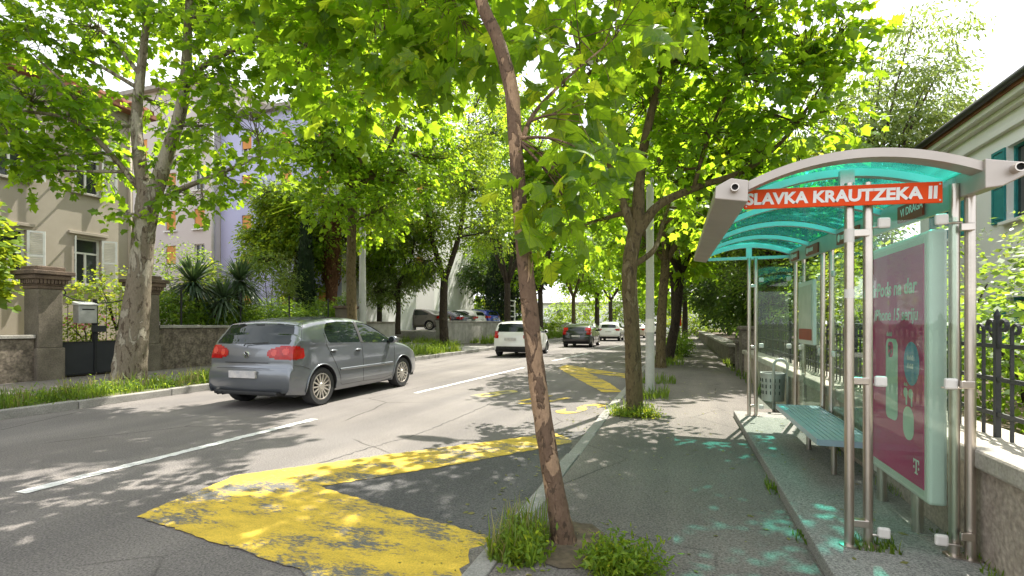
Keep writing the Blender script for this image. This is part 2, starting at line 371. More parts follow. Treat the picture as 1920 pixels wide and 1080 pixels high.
class MB:
    def __init__(s): s.v = []; s.f = []
    def add(s, vs, fs):
        k = len(s.v); s.v += [tuple(v) for v in vs]; s.f += [tuple(i + k for i in f) for f in fs]; return s
    def box(s, lo, hi, rz=0., piv=None):
        x0, y0, z0 = lo; x1, y1, z1 = hi
        vs = [(x0, y0, z0), (x1, y0, z0), (x1, y1, z0), (x0, y1, z0), (x0, y0, z1), (x1, y0, z1), (x1, y1, z1), (x0, y1, z1)]
        if rz:
            px, py = piv if piv else ((x0 + x1) / 2, (y0 + y1) / 2)
            c, q = math.cos(rz), math.sin(rz)
            vs = [(px + (x - px) * c - (y - py) * q, py + (x - px) * q + (y - py) * c, z) for x, y, z in vs]
        return s.add(vs, [(3, 2, 1, 0), (4, 5, 6, 7), (0, 1, 5, 4), (1, 2, 6, 5), (2, 3, 7, 6), (3, 0, 4, 7)])
    def tube(s, pts, rad, n=10, cap=True, jit=0., rng=None):
        pts = [Vector(p) for p in pts]
        if not hasattr(rad, '__len__'): rad = [rad] * len(pts)
        rings = []; up = None
        for i, p in enumerate(pts):
            d = (pts[min(i + 1, len(pts) - 1)] - pts[max(i - 1, 0)])
            if d.length < 1e-9: d = Vector((0, 0, 1))
            d.normalize()
            if up is None:
                up = d.orthogonal().normalized()
            else:
                up = (up - d * up.dot(d))
                up = up.normalized() if up.length > 1e-6 else d.orthogonal().normalized()
            b = d.cross(up)
            ring = []
            for j in range(n):
                a = 2 * math.pi * j / n
                r = rad[i] * (1 + (rng.uniform(-jit, jit) if jit else 0))
                ring.append(p + up * math.cos(a) * r + b * math.sin(a) * r)
            rings.append(ring)
        vs = [v for r in rings for v in r]; fs = []
        for i in range(len(pts) - 1):
            for j in range(n):
                a = i * n + j; b2 = i * n + (j + 1) % n
                fs.append((a, b2, b2 + n, a + n))
        if cap:
            fs.append(tuple(reversed(range(n)))); fs.append(tuple(range(len(vs) - n, len(vs))))
        return s.add(vs, fs)
    def prism(s, poly, fn0, fn1):
        n = len(poly)
        vs = [fn0(*p) for p in poly] + [fn1(*p) for p in poly]
        fs = [tuple(reversed(range(n))), tuple(range(n, 2 * n))] + [(i, (i + 1) % n, n + (i + 1) % n, n + i) for i in range(n)]
        return s.add(vs, fs)
    def lathe(s, prof, n=32, axis='Z', c=(0, 0, 0)):
        vs = []; fs = []
        for r, h in prof:
            for j in range(n):
                a = 2 * math.pi * j / n; u, w = r * math.cos(a), r * math.sin(a)
                p = (u, w, h) if axis == 'Z' else ((u, h, w) if axis == 'Y' else (h, u, w))
                vs.append((p[0] + c[0], p[1] + c[1], p[2] + c[2]))
        for i in range(len(prof) - 1):
            for j in range(n):
                a = i * n + j; b = i * n + (j + 1) % n
                fs.append((a, b, b + n, a + n))
        return s.add(vs, fs)
    def ball(s, c, r, n=12, m=8):
        prof = []
        vs = []; fs = []
        for i in range(m + 1):
            t = math.pi * i / m
            for j in range(n):
                a = 2 * math.pi * j / n
                vs.append((c[0] + r[0] * math.sin(t) * math.cos(a), c[1] + r[1] * math.sin(t) * math.sin(a), c[2] + r[2] * math.cos(t)))
        for i in range(m):
            for j in range(n):
                a = i * n + j; b = i * n + (j + 1) % n
                fs.append((a, a + n, b + n, b))
        return s.add(vs, fs)
    def build(s, name, mat, parent=None, smooth=False, bevel=0., kind=None, fix=True):
        off = LOC[parent] if parent is not None else Vector((0, 0, 0))
        me = bpy.data.meshes.new(name)
        me.from_pydata([(v[0] - off.x, v[1] - off.y, v[2] - off.z) for v in s.v], [], s.f)
        if fix:
            bm = bmesh.new(); bm.from_mesh(me)
            bmesh.ops.remove_doubles(bm, verts=bm.verts, dist=1e-6)
            bmesh.ops.recalc_face_normals(bm, faces=bm.faces)
            bm.to_mesh(me); bm.free()
        if smooth:
            me.shade_smooth()
            if smooth == 'auto':
                try: me.set_sharp_from_angle(angle=R(40))
                except Exception: pass
        me.update()
        o = link_mesh(name, me, mat, parent)
        if bevel:
            md = o.modifiers.new('bevel', 'BEVEL'); md.width = bevel; md.segments = 2; md.limit_method = 'ANGLE'
        if kind: o['kind'] = kind
        return o
def structure(o, label=None):
    o['kind'] = 'structure'
    if label: o['label'] = label
    return o
    return o
def sheet(name, poly, z, mat, parent=None):
    m = MB(); m.add([(x, y, z) for x, y in poly], [tuple(range(len(poly)))])
    return m.build(name, mat, parent, fix=False)
def share(name, src, parent, loc, rotz=0., scale=(1, 1, 1)):
    o = src.copy(); o.name = name; COL.objects.link(o); o.parent = parent
    LOC[o] = LOC[parent] if parent is not None else Vector((0, 0, 0))
    o.location = Vector(loc) - LOC[o]; o.rotation_euler = (0, 0, rotz); o.scale = scale
    return o
def copy_tree(o, parent=None, loc=None, rotz=None, scale=None):
    c = o.copy(); COL.objects.link(c); c.parent = parent
    LOC[c] = Vector((0, 0, 0))
    if loc is not None: c.location = loc
    if rotz is not None: c.rotation_euler = (0, 0, rotz)
    if scale is not None: c.scale = (scale,) * 3
    for ch in list(o.children): copy_tree(ch, c)
    return c
def spl(pts, n=6):
    P = [Vector(p) for p in pts]
    P = [P[0] * 2 - P[1]] + P + [P[-1] * 2 - P[-2]]
    out = []
    for i in range(1, len(P) - 2):
        a, b, c, d = P[i - 1], P[i], P[i + 1], P[i + 2]
        for k in range(n):
            t = k / n
            out.append(.5 * ((2 * b) + (c - a) * t + (2 * a - 5 * b + 4 * c - d) * t * t + (3 * b - a - 3 * c + d) * t ** 3))
    out.append(P[-2].copy())
    return out
def text_mesh(name, body, size, mat, parent, M, bold=.0, extrude=.001, align='LEFT', shear=0.):
    cu = bpy.data.curves.new(name, 'FONT'); cu.body = body; cu.size = size; cu.offset = bold; cu.extrude = extrude
    cu.align_x = align; cu.shear = shear; cu.resolution_u = 3
    t = bpy.data.objects.new(name, cu); COL.objects.link(t)
    dg = bpy.context.evaluated_depsgraph_get(); dg.update()
    me = bpy.data.meshes.new_from_object(t.evaluated_get(dg))
    bpy.data.objects.remove(t); bpy.data.curves.remove(cu)
    off = LOC[parent] if parent is not None else Vector((0, 0, 0))
    me.transform(Matrix.Translation(-off) @ M)
    me.name = name
    me.materials.clear()
    return link_mesh(name, me, mat, parent)
def fit_text(o, axis_len, cur):  # helper kept simple: uniform squeeze is done through the matrix
    return o
# ================================================================ THE SETTING
structure(sheet('ground', [(-900, -900), (900, -900), (900, 1200), (-900, 1200)], -.06, 'field'), 'flat open ground reaching to the horizon')
road = structure(sheet('road', [(-9.46, -12), (-1.07, -12), (-1.07, 130), (-9.46, 130)], 0., 'asphalt_road'), 'worn grey asphalt street with patches of sun')
LKX, RKX = -9.6, -1.08
m = MB(); m.box((-.952, -12, -.05), (1.52, 130, .098)); pav_r = structure(m.build('pavement', 'asphalt_walk'), 'narrow asphalt pavement beside the bus shelter')
m = MB(); m.box((-13.95, -12, -.05), (-9.602, 130, .12)); pav_l = structure(m.build('pavement', 'asphalt_walk'), 'pavement below the garden walls across the street')
rng = random.Random(5)
# kerb stones, one by one
m = MB(); m.box((-.065, .006, -.05), (.062, .994, .108)); ks = m.build('kerb_stone', 'kerb', pav_r, bevel=.012)
first = True
for i in range(46):
    loc = (-1.015 + rng.uniform(-.008, .008), -2 + i, rng.uniform(-.006, .006))
    if first: ks.location = loc; first = False
    else: share('kerb_stone', ks, pav_r, loc, rng.uniform(-.006, .006))
m = MB(); m.box((-.07, .008, -.05), (.07, 1.592, .135)); ks2 = m.build('kerb_stone', 'kerb', pav_l, bevel=.015)
first = True
for i in range(34):
    if 13.6 < i * 1.6 - 2 + .8 < 0: continue
    loc = (-9.53 + rng.uniform(-.015, .015), -2.4 + i * 1.6, rng.uniform(-.012, .008))
    if first: ks2.location = loc; first = False
    else: share('kerb_stone', ks2, pav_l, loc, rng.uniform(-.01, .01))
# dark asphalt strips laid into the road by the kerb
structure(sheet('asphalt_patch', [(-1.09, 1.9), (-1.09, 6.6), (-1.5, 6.35), (-2.3, 4.7), (-3.1, 3.75), (-2.6, 3.0), (-1.7, 2.3), (-1.5, 1.9)], .004, 'asphalt_dark'), 'dark newer asphalt patch inside the yellow wedge')
# markings
def mark(name, poly, mat, z, label, sub=10):
    # subdivide and roughen the outline a little: hand painted edges
    rr = random.Random(len(name) + 7 * len(poly))
    out = []
    for i, p in enumerate(poly):
        q = poly[(i + 1) % len(poly)]
        L = math.hypot(q[0] - p[0], q[1] - p[1]); k = max(1, int(L / .05))
        for j in range(k):
            t = j / k
            out.append((p[0] + (q[0] - p[0]) * t + rr.uniform(-.014, .014), p[1] + (q[1] - p[1]) * t + rr.uniform(-.014, .014)))
    return structure(sheet(name, out, z, mat), label)
def gp(*pp): return [tuple(grd(x, y).xy) for x, y in pp]
Y1 = gp((255, 970), (440, 893), (700, 857), (1040, 813), (1088, 829), (820, 878), (600, 914), (700, 945), (930, 1012), (925, 1045), (880, 1100), (640, 1112), (548, 1066))
mark('yellow_marking', Y1, 'paint_yellow', .009, 'large worn yellow wedge painted on the road in the foreground')
Y2 = gp((1046, 690), (1062, 684), (1110, 692), (1178, 702), (1178, 710), (1100, 698), (1140, 717), (1166, 735), (1130, 736), (1085, 712))
mark('yellow_marking', Y2, 'paint_yellow', .006, 'far yellow bus stop wedge beyond the painted letters')
for ch, px, py, fade in (('B', 933, 738, 1), ('U', 1016, 750, 0), ('S', 1092, 766, 0)):
    p = grd(px, py)
    M = Matrix.Translation((p.x, p.y, .006)) @ Matrix.Rotation(-.42, 4, 'Z') @ Matrix.Diagonal((.85, 1.6, 1, 1)) @ Matrix.Translation((0, -.36, 0))
    o = text_mesh('painted_letter', ch, 1.0, 'paint_yellow_faded' if fade else 'paint_yellow', None, M, .02, 0., 'CENTER')
    structure(o, 'faded yellow letter %s of the word painted on the road' % ch)
for k, (a, b, w) in enumerate((((-5.23, 2.66), (-5.12, 6.1), .065), ((-5.08, 9.0), (-4.72, 15.3), .06), ((-4.55, 18.3), (-4.1, 23.5), .06), ((-3.9, 27), (-3.5, 33), .06))):
    mark('white_line', [(a[0] - w, a[1]), (b[0] - w, b[1]), (b[0] + w, b[1]), (a[0] + w, a[1])], 'paint_white', .006,
         ('nearest white dash of the centre line', 'second white dash of the centre line, beside the grey car', 'third white dash of the centre line, near the white car', 'far white dash of the centre line')[k])
pts = [grd(*p).xy for p in ((300, 962), (420, 918), (560, 880), (700, 838), (780, 815), (860, 783), (930, 752), (985, 728))]
rr_ = random.Random(17); mm = MB(); dense = spl([Vector((p.x, p.y, 0)) for p in pts], 14)
for i, p in enumerate(dense):
    d_ = (dense[min(i + 1, len(dense) - 1)] - dense[max(i - 1, 0)]).normalized(); q_ = Vector((-d_.y, d_.x, 0)); o_ = rr_.uniform(-.02, .02); w_ = rr_.uniform(.003, .010)
    mm.v += [(p.x + q_.x * (o_ - w_), p.y + q_.y * (o_ - w_), .003), (p.x + q_.x * (o_ + w_), p.y + q_.y * (o_ + w_), .003)]
mm.f = [(2 * i, 2 * i + 1, 2 * i + 3, 2 * i + 2) for i in range(len(dense) - 1)]
structure(mm.build('road_seam', 'tar', fix=False), 'dark cracked joint running along the road')
# terrain
m = MB(); m.box((-60, -14, -.05), (-14.0, 21.9, .9)); structure(m.build('garden_ground', 'soil'), 'raised garden soil behind the left wall')
m = MB(); m.box((-60, 26.52, -.05), (-13.62, 60, .95)); m.box((-60, 21.92, -.05), (-18., 26.51, .95)); structure(m.build('courtyard', 'court'), 'raised sunny parking courtyard')
m = MB(); m.prism([(-9.75, .1), (-9.7, .126), (-13.6, .14), (-18.0, .952), (-18.0, .1)], lambda x, z: (x, 21.93, z), lambda x, z: (x, 26.5, z)); structure(m.build('driveway', 'court'), 'driveway climbing from the street to the courtyard')
m = MB(); m.box((1.9, -12, -.05), (60, 110, .55)); structure(m.build('garden_ground', 'soil'), 'garden soil behind the right wall')

# ---------------------------------------------------------------- walls and gate, left
def garden_wall(label, y0, y1, top, xf=-13.78, thick=.32, mat='rubble', cope='concrete_old', step=1.3):
    t = thing('garden_wall', label, 'wall', (xf - thick / 2, (y0 + y1) / 2, 0))
    m = MB(); m.box((xf - thick, y0, .02), (xf, y1, top - .09)); m.build('wall', mat, t, bevel=.01)
    n = max(1, int((y1 - y0) / step)); d = (y1 - y0) / n
    for i in range(n):
        m = MB(); m.box((xf - thick - .05, y0 + i * d + .004, top - .088 + rng.uniform(-.006, .006)), (xf + .05, y0 + (i + 1) * d - .004, top + rng.uniform(-.008, .008)))
        m.build('coping_stone', cope, t, bevel=.012)
    return t
garden_wall('low mossy garden wall left of the gate pillars', -6, 7.29, 1.16, cope='concrete')
garden_wall('stained garden wall between gate and grey hatchback', 10.12, 17.95, 1.36, cope='concrete')
garden_wall('short concrete wall with dark scrawls by the driveway', 18.75, 21.9, 1.5, -13.5, .35, 'concrete')
garden_wall('pale concrete wall with vertical streaks in front of courtyard', 26.52, 37.5, 1.58, -13.3, .3, 'concrete', 'concrete', 2.2)
garden_wall('far concrete wall behind the black car', 37.52, 62, 1.5, -13.2, .3, 'concrete', 'concrete', 4)

def pillar(label, yc, hw=.245, top=2.72):
    xc = -13.95
    t = thing('gate_pillar', label, 'pillar', (xc, yc, .12), group='stone pillars of the garden gate')
    m = MB(); m.box((xc - hw - .03, yc - hw - .03, .1), (xc + hw + .03, yc + hw + .03, .85)); m.build('plinth', 'pillar_stone', t, bevel=.015)
    m = MB(); m.box((xc - hw, yc - hw, .852), (xc + hw, yc + hw, top - .52)); m.build('shaft', 'pillar_stone', t, bevel=.02)
    prof = ((.02, top - .52, top - .44), (.04, top - .438, top - .4), (.115, top - .3, top - .2), (.17, top - .198, top - .1), (.04, top - .098, top))
    m = MB()
    for e, z0, z1 in prof: m.box((xc - hw - e, yc - hw - e, z0), (xc + hw + e, yc + hw + e, z1))
    m.box((xc - hw - .03, yc - hw - .03, top - .4), (xc + hw + .03, yc + hw + .03, top - .3))
    m.build('capital', 'pillar_cap', t, bevel=.02)
    m = MB(); e = hw + .075
    for k in range(9):
        q = -e + .035 + k * (2 * e - .07) / 8
        m.box((xc + e - .075, yc + q - .024, top - .398), (xc + e, yc + q + .024, top - .302))
        if 0 < k < 8: m.box((xc + q - .024, yc - e, top - .398), (xc + q + .024, yc - e + .075, top - .302))
    m.build('dentils', 'pillar_cap', t, kind='stuff')
    return t
pillar('left stone gate pillar with heavy moulded cap and dentils', 7.55)
pillar('right stone gate pillar behind the pale plane tree trunk', 9.85)
m = MB(); xc, yc = -13.75, 18.35
t = thing('wall_pillar', 'stone pillar crowned with ivy beside the grey lamp post', 'pillar', (xc, yc, .12))
m.box((xc - .3, yc - .35, .1), (xc + .3, yc + .35, 2.05)); m.build('shaft', 'pillar_stone', t, bevel=.02)
m = MB(); m.box((xc - .36, yc - .42, 2.05), (xc + .36, yc + .42, 2.17)); m.build('cap', 'pillar_cap', t, bevel=.02)

# iron gate between the pillars
gx, g0, g1, gm = -13.92, 7.83, 9.57, 8.6
t = thing('garden_gate', 'black iron double gate with sheet metal below and scrolls above', 'gate', (gx, gm, .12))
for a, b in ((g0, gm - .03), (gm + .03, g1)):
    m = MB(); m.box((gx - .012, a, .2), (gx + .012, b, .93)); m.build('sheet_panel', 'sheet_black', t)
    m = MB(); m.box((gx - .02, a, .931), (gx + .02, b, .97)); m.build('rail', 'iron_black', t)
    m = MB(); m.box((gx - .02, a, .16), (gx + .02, b, .198)); m.build('rail', 'iron_black', t)
    for y in (a + .015, b - .015):
        m = MB(); m.box((gx - .018, y - .015, .971), (gx + .018, y + .015, 1.95)); m.build('stile', 'iron_black', t)
    n = 4
    for k in range(1, n):
        y = a + (b - a) * k / n
        m = MB(); m.tube([(gx, y, .97), (gx, y, 1.88)], .007, 6); m.build('bar', 'iron_black', t)
    out = -1 if a == g0 else 1
    pts = [(gx, (b if a == g0 else a) + out * s * (b - a), 1.93 + .22 * (s ** 2)) for s in [i / 10 for i in range(11)]]
    pts += [(gx, pts[-1][1] - out * .07 * (1 - math.cos(u)), pts[-1][2] + .07 * math.sin(u)) for u in [i * .6 for i in range(1, 9)]]
    m = MB(); m.tube(pts, .014, 6); m.build('scroll_rail', 'iron_black', t)
m = MB(); m.box((gx - .03, gm - .03, .14), (gx + .03, gm + .03, 2.02)); m.build('centre_post', 'iron_black', t)
m = MB(); m.box((gx + .02, gm - .1, 1.2), (gx + .1, gm + .2, 1.36)); m.build('lock_box', 'sheet_black', t, bevel=.01)
t = thing('mailbox', 'pale grey metal mailbox hung on the black gate', 'mailbox', (gx + .12, 8.3, 1.42))
m = MB(); m.prism([(8.1, 1.42), (8.5, 1.42), (8.5, 1.86), (8.1, 1.86)], lambda y, z: (gx + .032, y, z), lambda y, z: (gx + .25, y, z)); m.build('body', 'zinc', t, bevel=.012)
m = MB(); m.prism([(gx + .03, 1.862), (gx + .28, 1.862), (gx + .28, 1.89), (gx + .03, 1.95)], lambda x, z: (x, 8.08, z), lambda x, z: (x, 8.52, z)); m.build('lid', 'white_wood', t, bevel=.008)
m = MB(); m.box((gx + .25, 8.17, 1.74), (gx + .256, 8.44, 1.77)); m.build('slot', 'hole', t)
# wire fence over the wall
t = thing('wire_fence', 'thin black posts and wires along the top of the garden wall', 'fence', (-13.9, 14, 1.36))
for y in (10.9, 13.0, 15.2, 17.4):
    m = MB(); m.tube([(-13.92, y, 1.3), (-13.92, y, 2.45)], .028, 8); m.build('post', 'iron_black', t)
for z in (1.75, 2.1, 2.38):
    m = MB(); m.tube([(-13.92, 10.4 + i * .5, z - .02 * math.sin(i * 1.4) ** 2) for i in range(16)], .005, 4); m.build('wire', 'iron_black', t)

# ---------------------------------------------------------------- buildings
def wall_open(fn, u0, u1, v0, v1, ops, depth):
    us = sorted({u0, u1, *[o[0] for o in ops], *[o[1] for o in ops]})
    vs = sorted({v0, v1, *[o[2] for o in ops], *[o[3] for o in ops]})
    m = MB()
    for i in range(len(us) - 1):
        for j in range(len(vs) - 1):
            cu, cv = (us[i] + us[i + 1]) / 2, (vs[j] + vs[j + 1]) / 2
            if any(o[0] < cu < o[1] and o[2] < cv < o[3] for o in ops): continue
            m.add([fn(us[i], vs[j], 0), fn(us[i + 1], vs[j], 0), fn(us[i + 1], vs[j + 1], 0), fn(us[i], vs[j + 1], 0)], [(0, 1, 2, 3)])
    for a, b, c, d in ops:
        q = [(a, c), (b, c), (b, d), (a, d)]
        for k in range(4):
            p, r = q[k], q[(k + 1) % 4]
            m.add([fn(p[0], p[1], 0), fn(r[0], r[1], 0), fn(r[0], r[1], depth), fn(p[0], p[1], depth)], [(0, 1, 2, 3)])
    return m
def fbox(fn, a, b, c, d, d0, d1):
    m = MB()
    return m.prism([(a, c), (b, c), (b, d), (a, d)], lambda u, v: fn(u, v, d0), lambda u, v: fn(u, v, d1))
def window(fn, parent, a, b, c, d, dep=.14, mat='white_wood', transom=True, mullion=True, sill=None, blind=0., fr=.055):
    m = MB()
    for r in ((a, a + fr, c, d), (b - fr, b, c, d), (a + fr, b - fr, c, c + fr), (a + fr, b - fr, d - fr, d)):
        mm = fbox(fn, *r, dep - .06, dep + .02); m.add(mm.v, mm.f)
    tz = c + (d - c) * .68
    if transom: mm = fbox(fn, a + fr, b - fr, tz - .03, tz + .03, dep - .055, dep + .015); m.add(mm.v, mm.f)
    if mullion: mm = fbox(fn, (a + b) / 2 - .03, (a + b) / 2 + .03, c + fr, (tz - .03) if transom else d - fr, dep - .055, dep + .015); m.add(mm.v, mm.f)
    w = m.build('window', mat, parent)
    fbox(fn, a + .01, b - .01, c + .01, d - .01, dep - .01, dep + .003).build('pane', 'window_glass', w)
    if blind: fbox(fn, a + .02, b - .02, c + (d - c) * (1 - blind), d - .01, dep - .1, dep - .065).build('roller_blind', 'orange_blind', w)
    if sill: fbox(fn, a - .12, b + .12, c - .08, c - .005, -.12, dep - .061).build('sill', sill, w, bevel=.01)
    return w
def shutter(fn2, parent, w, c, d, mat, slat='white_wood', louver=True):
    # fn2(s, z, o): s along the leaf, o across its thickness
    m = MB(); fr = .06
    for r in ((0, fr, c, d), (w - fr, w, c, d), (fr, w - fr, c, c + fr), (fr, w - fr, d - fr, d), (fr, w - fr, (c + d) / 2 - .03, (c + d) / 2 + .03)):
        mm = fbox(fn2, *r, 0, .035); m.add(mm.v, mm.f)
    s = m.build('shutter', mat, parent)
    m = MB()
    if louver:
        z = c + fr + .03
        while z < d - fr - .02:
            m.add([fn2(fr, z, .004), fn2(w - fr, z, .004), fn2(w - fr, z + .035, .032), fn2(fr, z + .035, .032), fn2(fr, z + .007, .004), fn2(w - fr, z + .007, .004), fn2(w - fr, z + .042, .032), fn2(fr, z + .042, .032)],
                  [(0, 1, 2, 3), (4, 7, 6, 5), (0, 4, 5, 1), (3, 2, 6, 7)])
            z += .055
        m.build('slats', slat, s, kind='stuff', fix=False)
    else:
        for z0, z1 in ((c + fr + .02, (c + d) / 2 - .05), ((c + d) / 2 + .05, d - fr - .02)):
            mm = fbox(fn2, fr + .015, w - fr - .015, z0, z1, .008, .026); m2 = MB(); m2.add(mm.v, mm.f); m2.build('panel', mat, s, bevel=.006)
    return s
# grey house, left
HX = -19.0
t = thing('grey_house', 'grey rendered two storey house with white louvred shutters', 'house', (HX - 4, 5, .9))
fn = lambda u, v, d: (HX - d, u, v)
ops = []
for (a, b) in ((11.12, 11.95), (9.12, 9.85), (6.6, 7.4)):
    ops += [(a, b, 2.72, 4.28), (a, b, 5.8, 7.55)]
wall_open(fn, -8, 13.0, .6, 9.0, ops, .25).build('street_wall', 'stucco_grey', t, fix=False)
m = MB(); m.add([(HX, 13.0, .6), (HX - 11, 13.0, .6), (HX - 11, 13.0, 9.0), (HX, 13.0, 9.0)], [(0, 1, 2, 3)]); m.build('gable_wall', 'stucco_grey', t, fix=False)
for i, (a, b, c, d) in enumerate(ops):
    w = window(fn, t, a, b, c, d, .2, sill='concrete')
    op = .95 if i % 2 else .75
    for side, y, sg in (('a', a, -1), ('b', b, 1)):
        ang = R(62 if sg < 0 else 35)
        cs, sn = math.cos(ang), math.sin(ang)
        shutter(lambda s, z, o, y=y, sg=sg, cs=cs, sn=sn: (HX + .02 + s * sn + o * cs * .9, y + sg * (s * cs) - sg * o * sn * .9, z), t, .42, c + .01, d - .01, 'white_wood')
    fbox(fn, a - .18, b + .18, d + .1, d + .2, -.08, -.004).build('lintel_moulding', 'stucco_grey', t, bevel=.01)
m = MB(); m.prism([(HX + .45, 9.0), (HX + .45, 9.16), (HX - 6, 11.6), (HX - 12, 9.16), (HX - 12, 9.0)], lambda x, z: (x, -9, z), lambda x, z: (x, 13.6, z)); m.build('roof', 'roof_tile', t)
m = MB()
for k in range(60):
    y = -8.8 + k * .375
    m.tube([(HX + .49, y, 9.16), (HX + .2, y, 9.33), (HX - 1.2, y, 9.86)], .11, 6)
m.build('roof_tiles', 'roof_tile', t, kind='stuff')
m = MB(); m.tube([(HX + .06, 12.86, .9), (HX + .06, 12.86, 8.95)], .05, 8); m.build('downpipe', 'stucco_grey', t, smooth=True)

# apartment block
AY = 22.6
def block(name, label, x0, x1, y, z1, mat, cols, rows, w, h, dep=8., blindfn=None, z0=.5):
    t = thing(name, label, 'building', ((x0 + x1) / 2, y + dep / 2, z0))
    fn = lambda u, v, d: (u, y + d, v)
    ops = [(c - w / 2, c + w / 2, r, r + h) for c in cols for r in rows]
    wall_open(fn, x0, x1, z0, z1, ops, .18).build('front_wall', mat, t, fix=False)
    m = MB(); m.add([(x0, y, z0), (x0, y + dep, z0), (x0, y + dep, z1), (x0, y, z1)], [(0, 1, 2, 3)]); m.add([(x1, y, z0), (x1, y + dep, z0), (x1, y + dep, z1), (x1, y, z1)], [(0, 1, 2, 3)]); m.add([(x0, y + dep, z0), (x1, y + dep, z0), (x1, y + dep, z1), (x0, y + dep, z1)], [(0, 1, 2, 3)])
    m.build('side_walls', 'stucco_white' if mat == 'stucco_lavender' else mat, t, fix=False)
    m = MB(); m.box((x0 - .3, y - .35, z1), (x1 + .3, y + dep + .3, z1 + .25)); m.build('roof', 'concrete', t)
    for i, o in enumerate(ops): window(fn, t, *o, .15, transom=False, mullion=True, sill='white_wood', blind=blindfn(i), fr=.05)
    return t
rb = random.Random(3)
block('apartment_block', 'lavender apartment block with orange roller blinds', -25.7, -17.2, AY, 13.4, 'stucco_lavender', (-23.75, -20.9, -18.4), (2.0, 4.3, 6.55, 8.85, 11.1), .72, 1.12, blindfn=lambda i: rb.choice((.62, .62, .75, .45)))
t2 = block('apartment_block', 'pale grey apartment block joined to the lavender one', -33.5, -25.75, AY - .4, 15.6, 'stucco_pale', (-31.6, -29.2, -26.9), (2.0, 4.9, 7.0, 9.3, 11.6), .8, 1.2, blindfn=lambda i: rb.choice((.9, 0., .6, 0., .9)))
m = MB(); m.tube([(-25.72, AY - .5, 1), (-25.72, AY - .5, 15.4)], .1, 8); m.build('downpipe', 'pole_grey', t2, smooth=True)
block('white_building', 'white building with plain base wall behind the courtyard cars', -31, -18.4, 35.6, 15, 'stucco_white', (-28.5, -25.5, -22.6, -19.9), (5.2, 8.2, 11.2), .9, 1.5, blindfn=lambda i: .7)
m = MB(); m.box((-60, 92, 0), (20, 98, 5)); t = thing('far_building', 'pale far building closing the street behind the trees', 'building', (-20, 93, 0)); m.build('wall', 'stucco_white', t)
m = MB(); m.prism([(91.5, 5), (99, 5), (99, 5.3), (91.5, 5.3)], lambda y, z: (-61, y, z), lambda y, z: (21, y, z)); m.build('roof', 'concrete', t)
for k in range(9):
    for z in (2.2,):
        m = MB(); m.box((-32 + k * 5, 91.94, z), (-30.8 + k * 5, 92.02, z + 1.8)); m.build('window', 'window_glass', t)

# white house, right
WX = 7.0
t = thing('white_house', 'white house with teal shutters and dark roof edge', 'house', (WX + 4, 10, .5))
fn = lambda u, v, d: (WX + d, u, v)
ops = [(13.25, 14.28, 3.72, 5.4), (9.8, 10.8, 3.72, 5.4), (13.25, 14.28, .8, 2.0), (9.8, 10.8, .8, 2.0), (16.6, 17.4, 3.72, 5.4)]
wall_open(fn, 4, 18.6, .3, 6.5, ops, .22).build('street_wall', 'stucco_white', t, fix=False)
m = MB(); m.add([(WX, 18.6, .3), (WX + 9, 18.6, .3), (WX + 9, 18.6, 6.5), (WX, 18.6, 6.5)], [(0, 1, 2, 3)]); m.build('side_wall', 'stucco_white', t, fix=False)
for (a, b, c, d) in ops:
    window(fn, t, a, b, c, d, .18, 'teal_wood', sill='cornice')
    for y, sg in ((a, -1), (b, 1)):
        shutter(lambda s, z, o, y=y, sg=sg: (WX - .008 - o, y + sg * (s + .02), z), t, .5, c, d, 'teal_wood', louver=False)
for x0, z0, z1 in ((WX - .12, 5.72, 5.84), (WX - .06, 5.842, 6.1), (WX - .2, 6.102, 6.22), (WX - .36, 6.222, 6.36)):
    m = MB(); m.box((x0, 3.9, z0), (WX - .002, 18.6 + (WX - x0), z1)); m.build('cornice', 'cornice', t, bevel=.012)
m = MB(); m.prism([(WX - .42, 6.362), (WX - .42, 6.44), (WX + 4.5, 8.3), (WX + 9.4, 6.44), (WX + 9.4, 6.362)], lambda x, z: (x, 3.6, z), lambda x, z: (x, 19.0, z)); m.build('roof', 'roof_tile', t)
m = MB(); m.tube([(WX - .5, 3.6, 6.47), (WX - .5, 19.05, 6.47)], .085, 10); m.build('gutter', 'gutter', t, smooth=True)

# ---------------------------------------------------------------- right wall and iron fence
t = thing('retaining_wall', 'rough brown rendered retaining wall with pale stone coping behind the shelter', 'wall', (1.65, 5, .1))
m = MB(); m.box((1.5, -4, .05), (1.86, 13.6, .66))
m.build('wall', 'render_brown', t, bevel=.01)
for i in range(13):
    m = MB(); y = -4 + i * 1.353
    m.box((1.455, y + .004, .662 + rng.uniform(0, .004)), (1.91, y + 1.349, .765 + rng.uniform(-.004, .004))); m.build('coping_stone', 'coping', t, bevel=.015)
t = thing('iron_fence', 'dark wrought iron fence with scroll tops on the retaining wall', 'fence', (1.7, 5, .76))
FX = 1.72
for z in (.90, 1.10, 1.29):
    m = MB(); m.box((FX - .008, -1, z - .012), (FX + .008, 13.5, z + .012)); m.build('rail', 'iron', t)
bq = LOC[t]; m = MB(); m.box((bq.x - .007, bq.y - .007, bq.z), (bq.x + .007, bq.y + .007, bq.z + .63)); fb = m.build('bar', 'iron', t); n0 = 0
def scroll(y, z, sg, r):
    pts = [(FX, y, z - .1), (FX, y, z)]
    for k in range(12):
        a = k * .48
        rr = r * (1 - k * .055)
        pts.append((FX, y + sg * (r - rr * math.cos(a)), z + rr * math.sin(a)))
    return pts
y = -1.26; i = 0
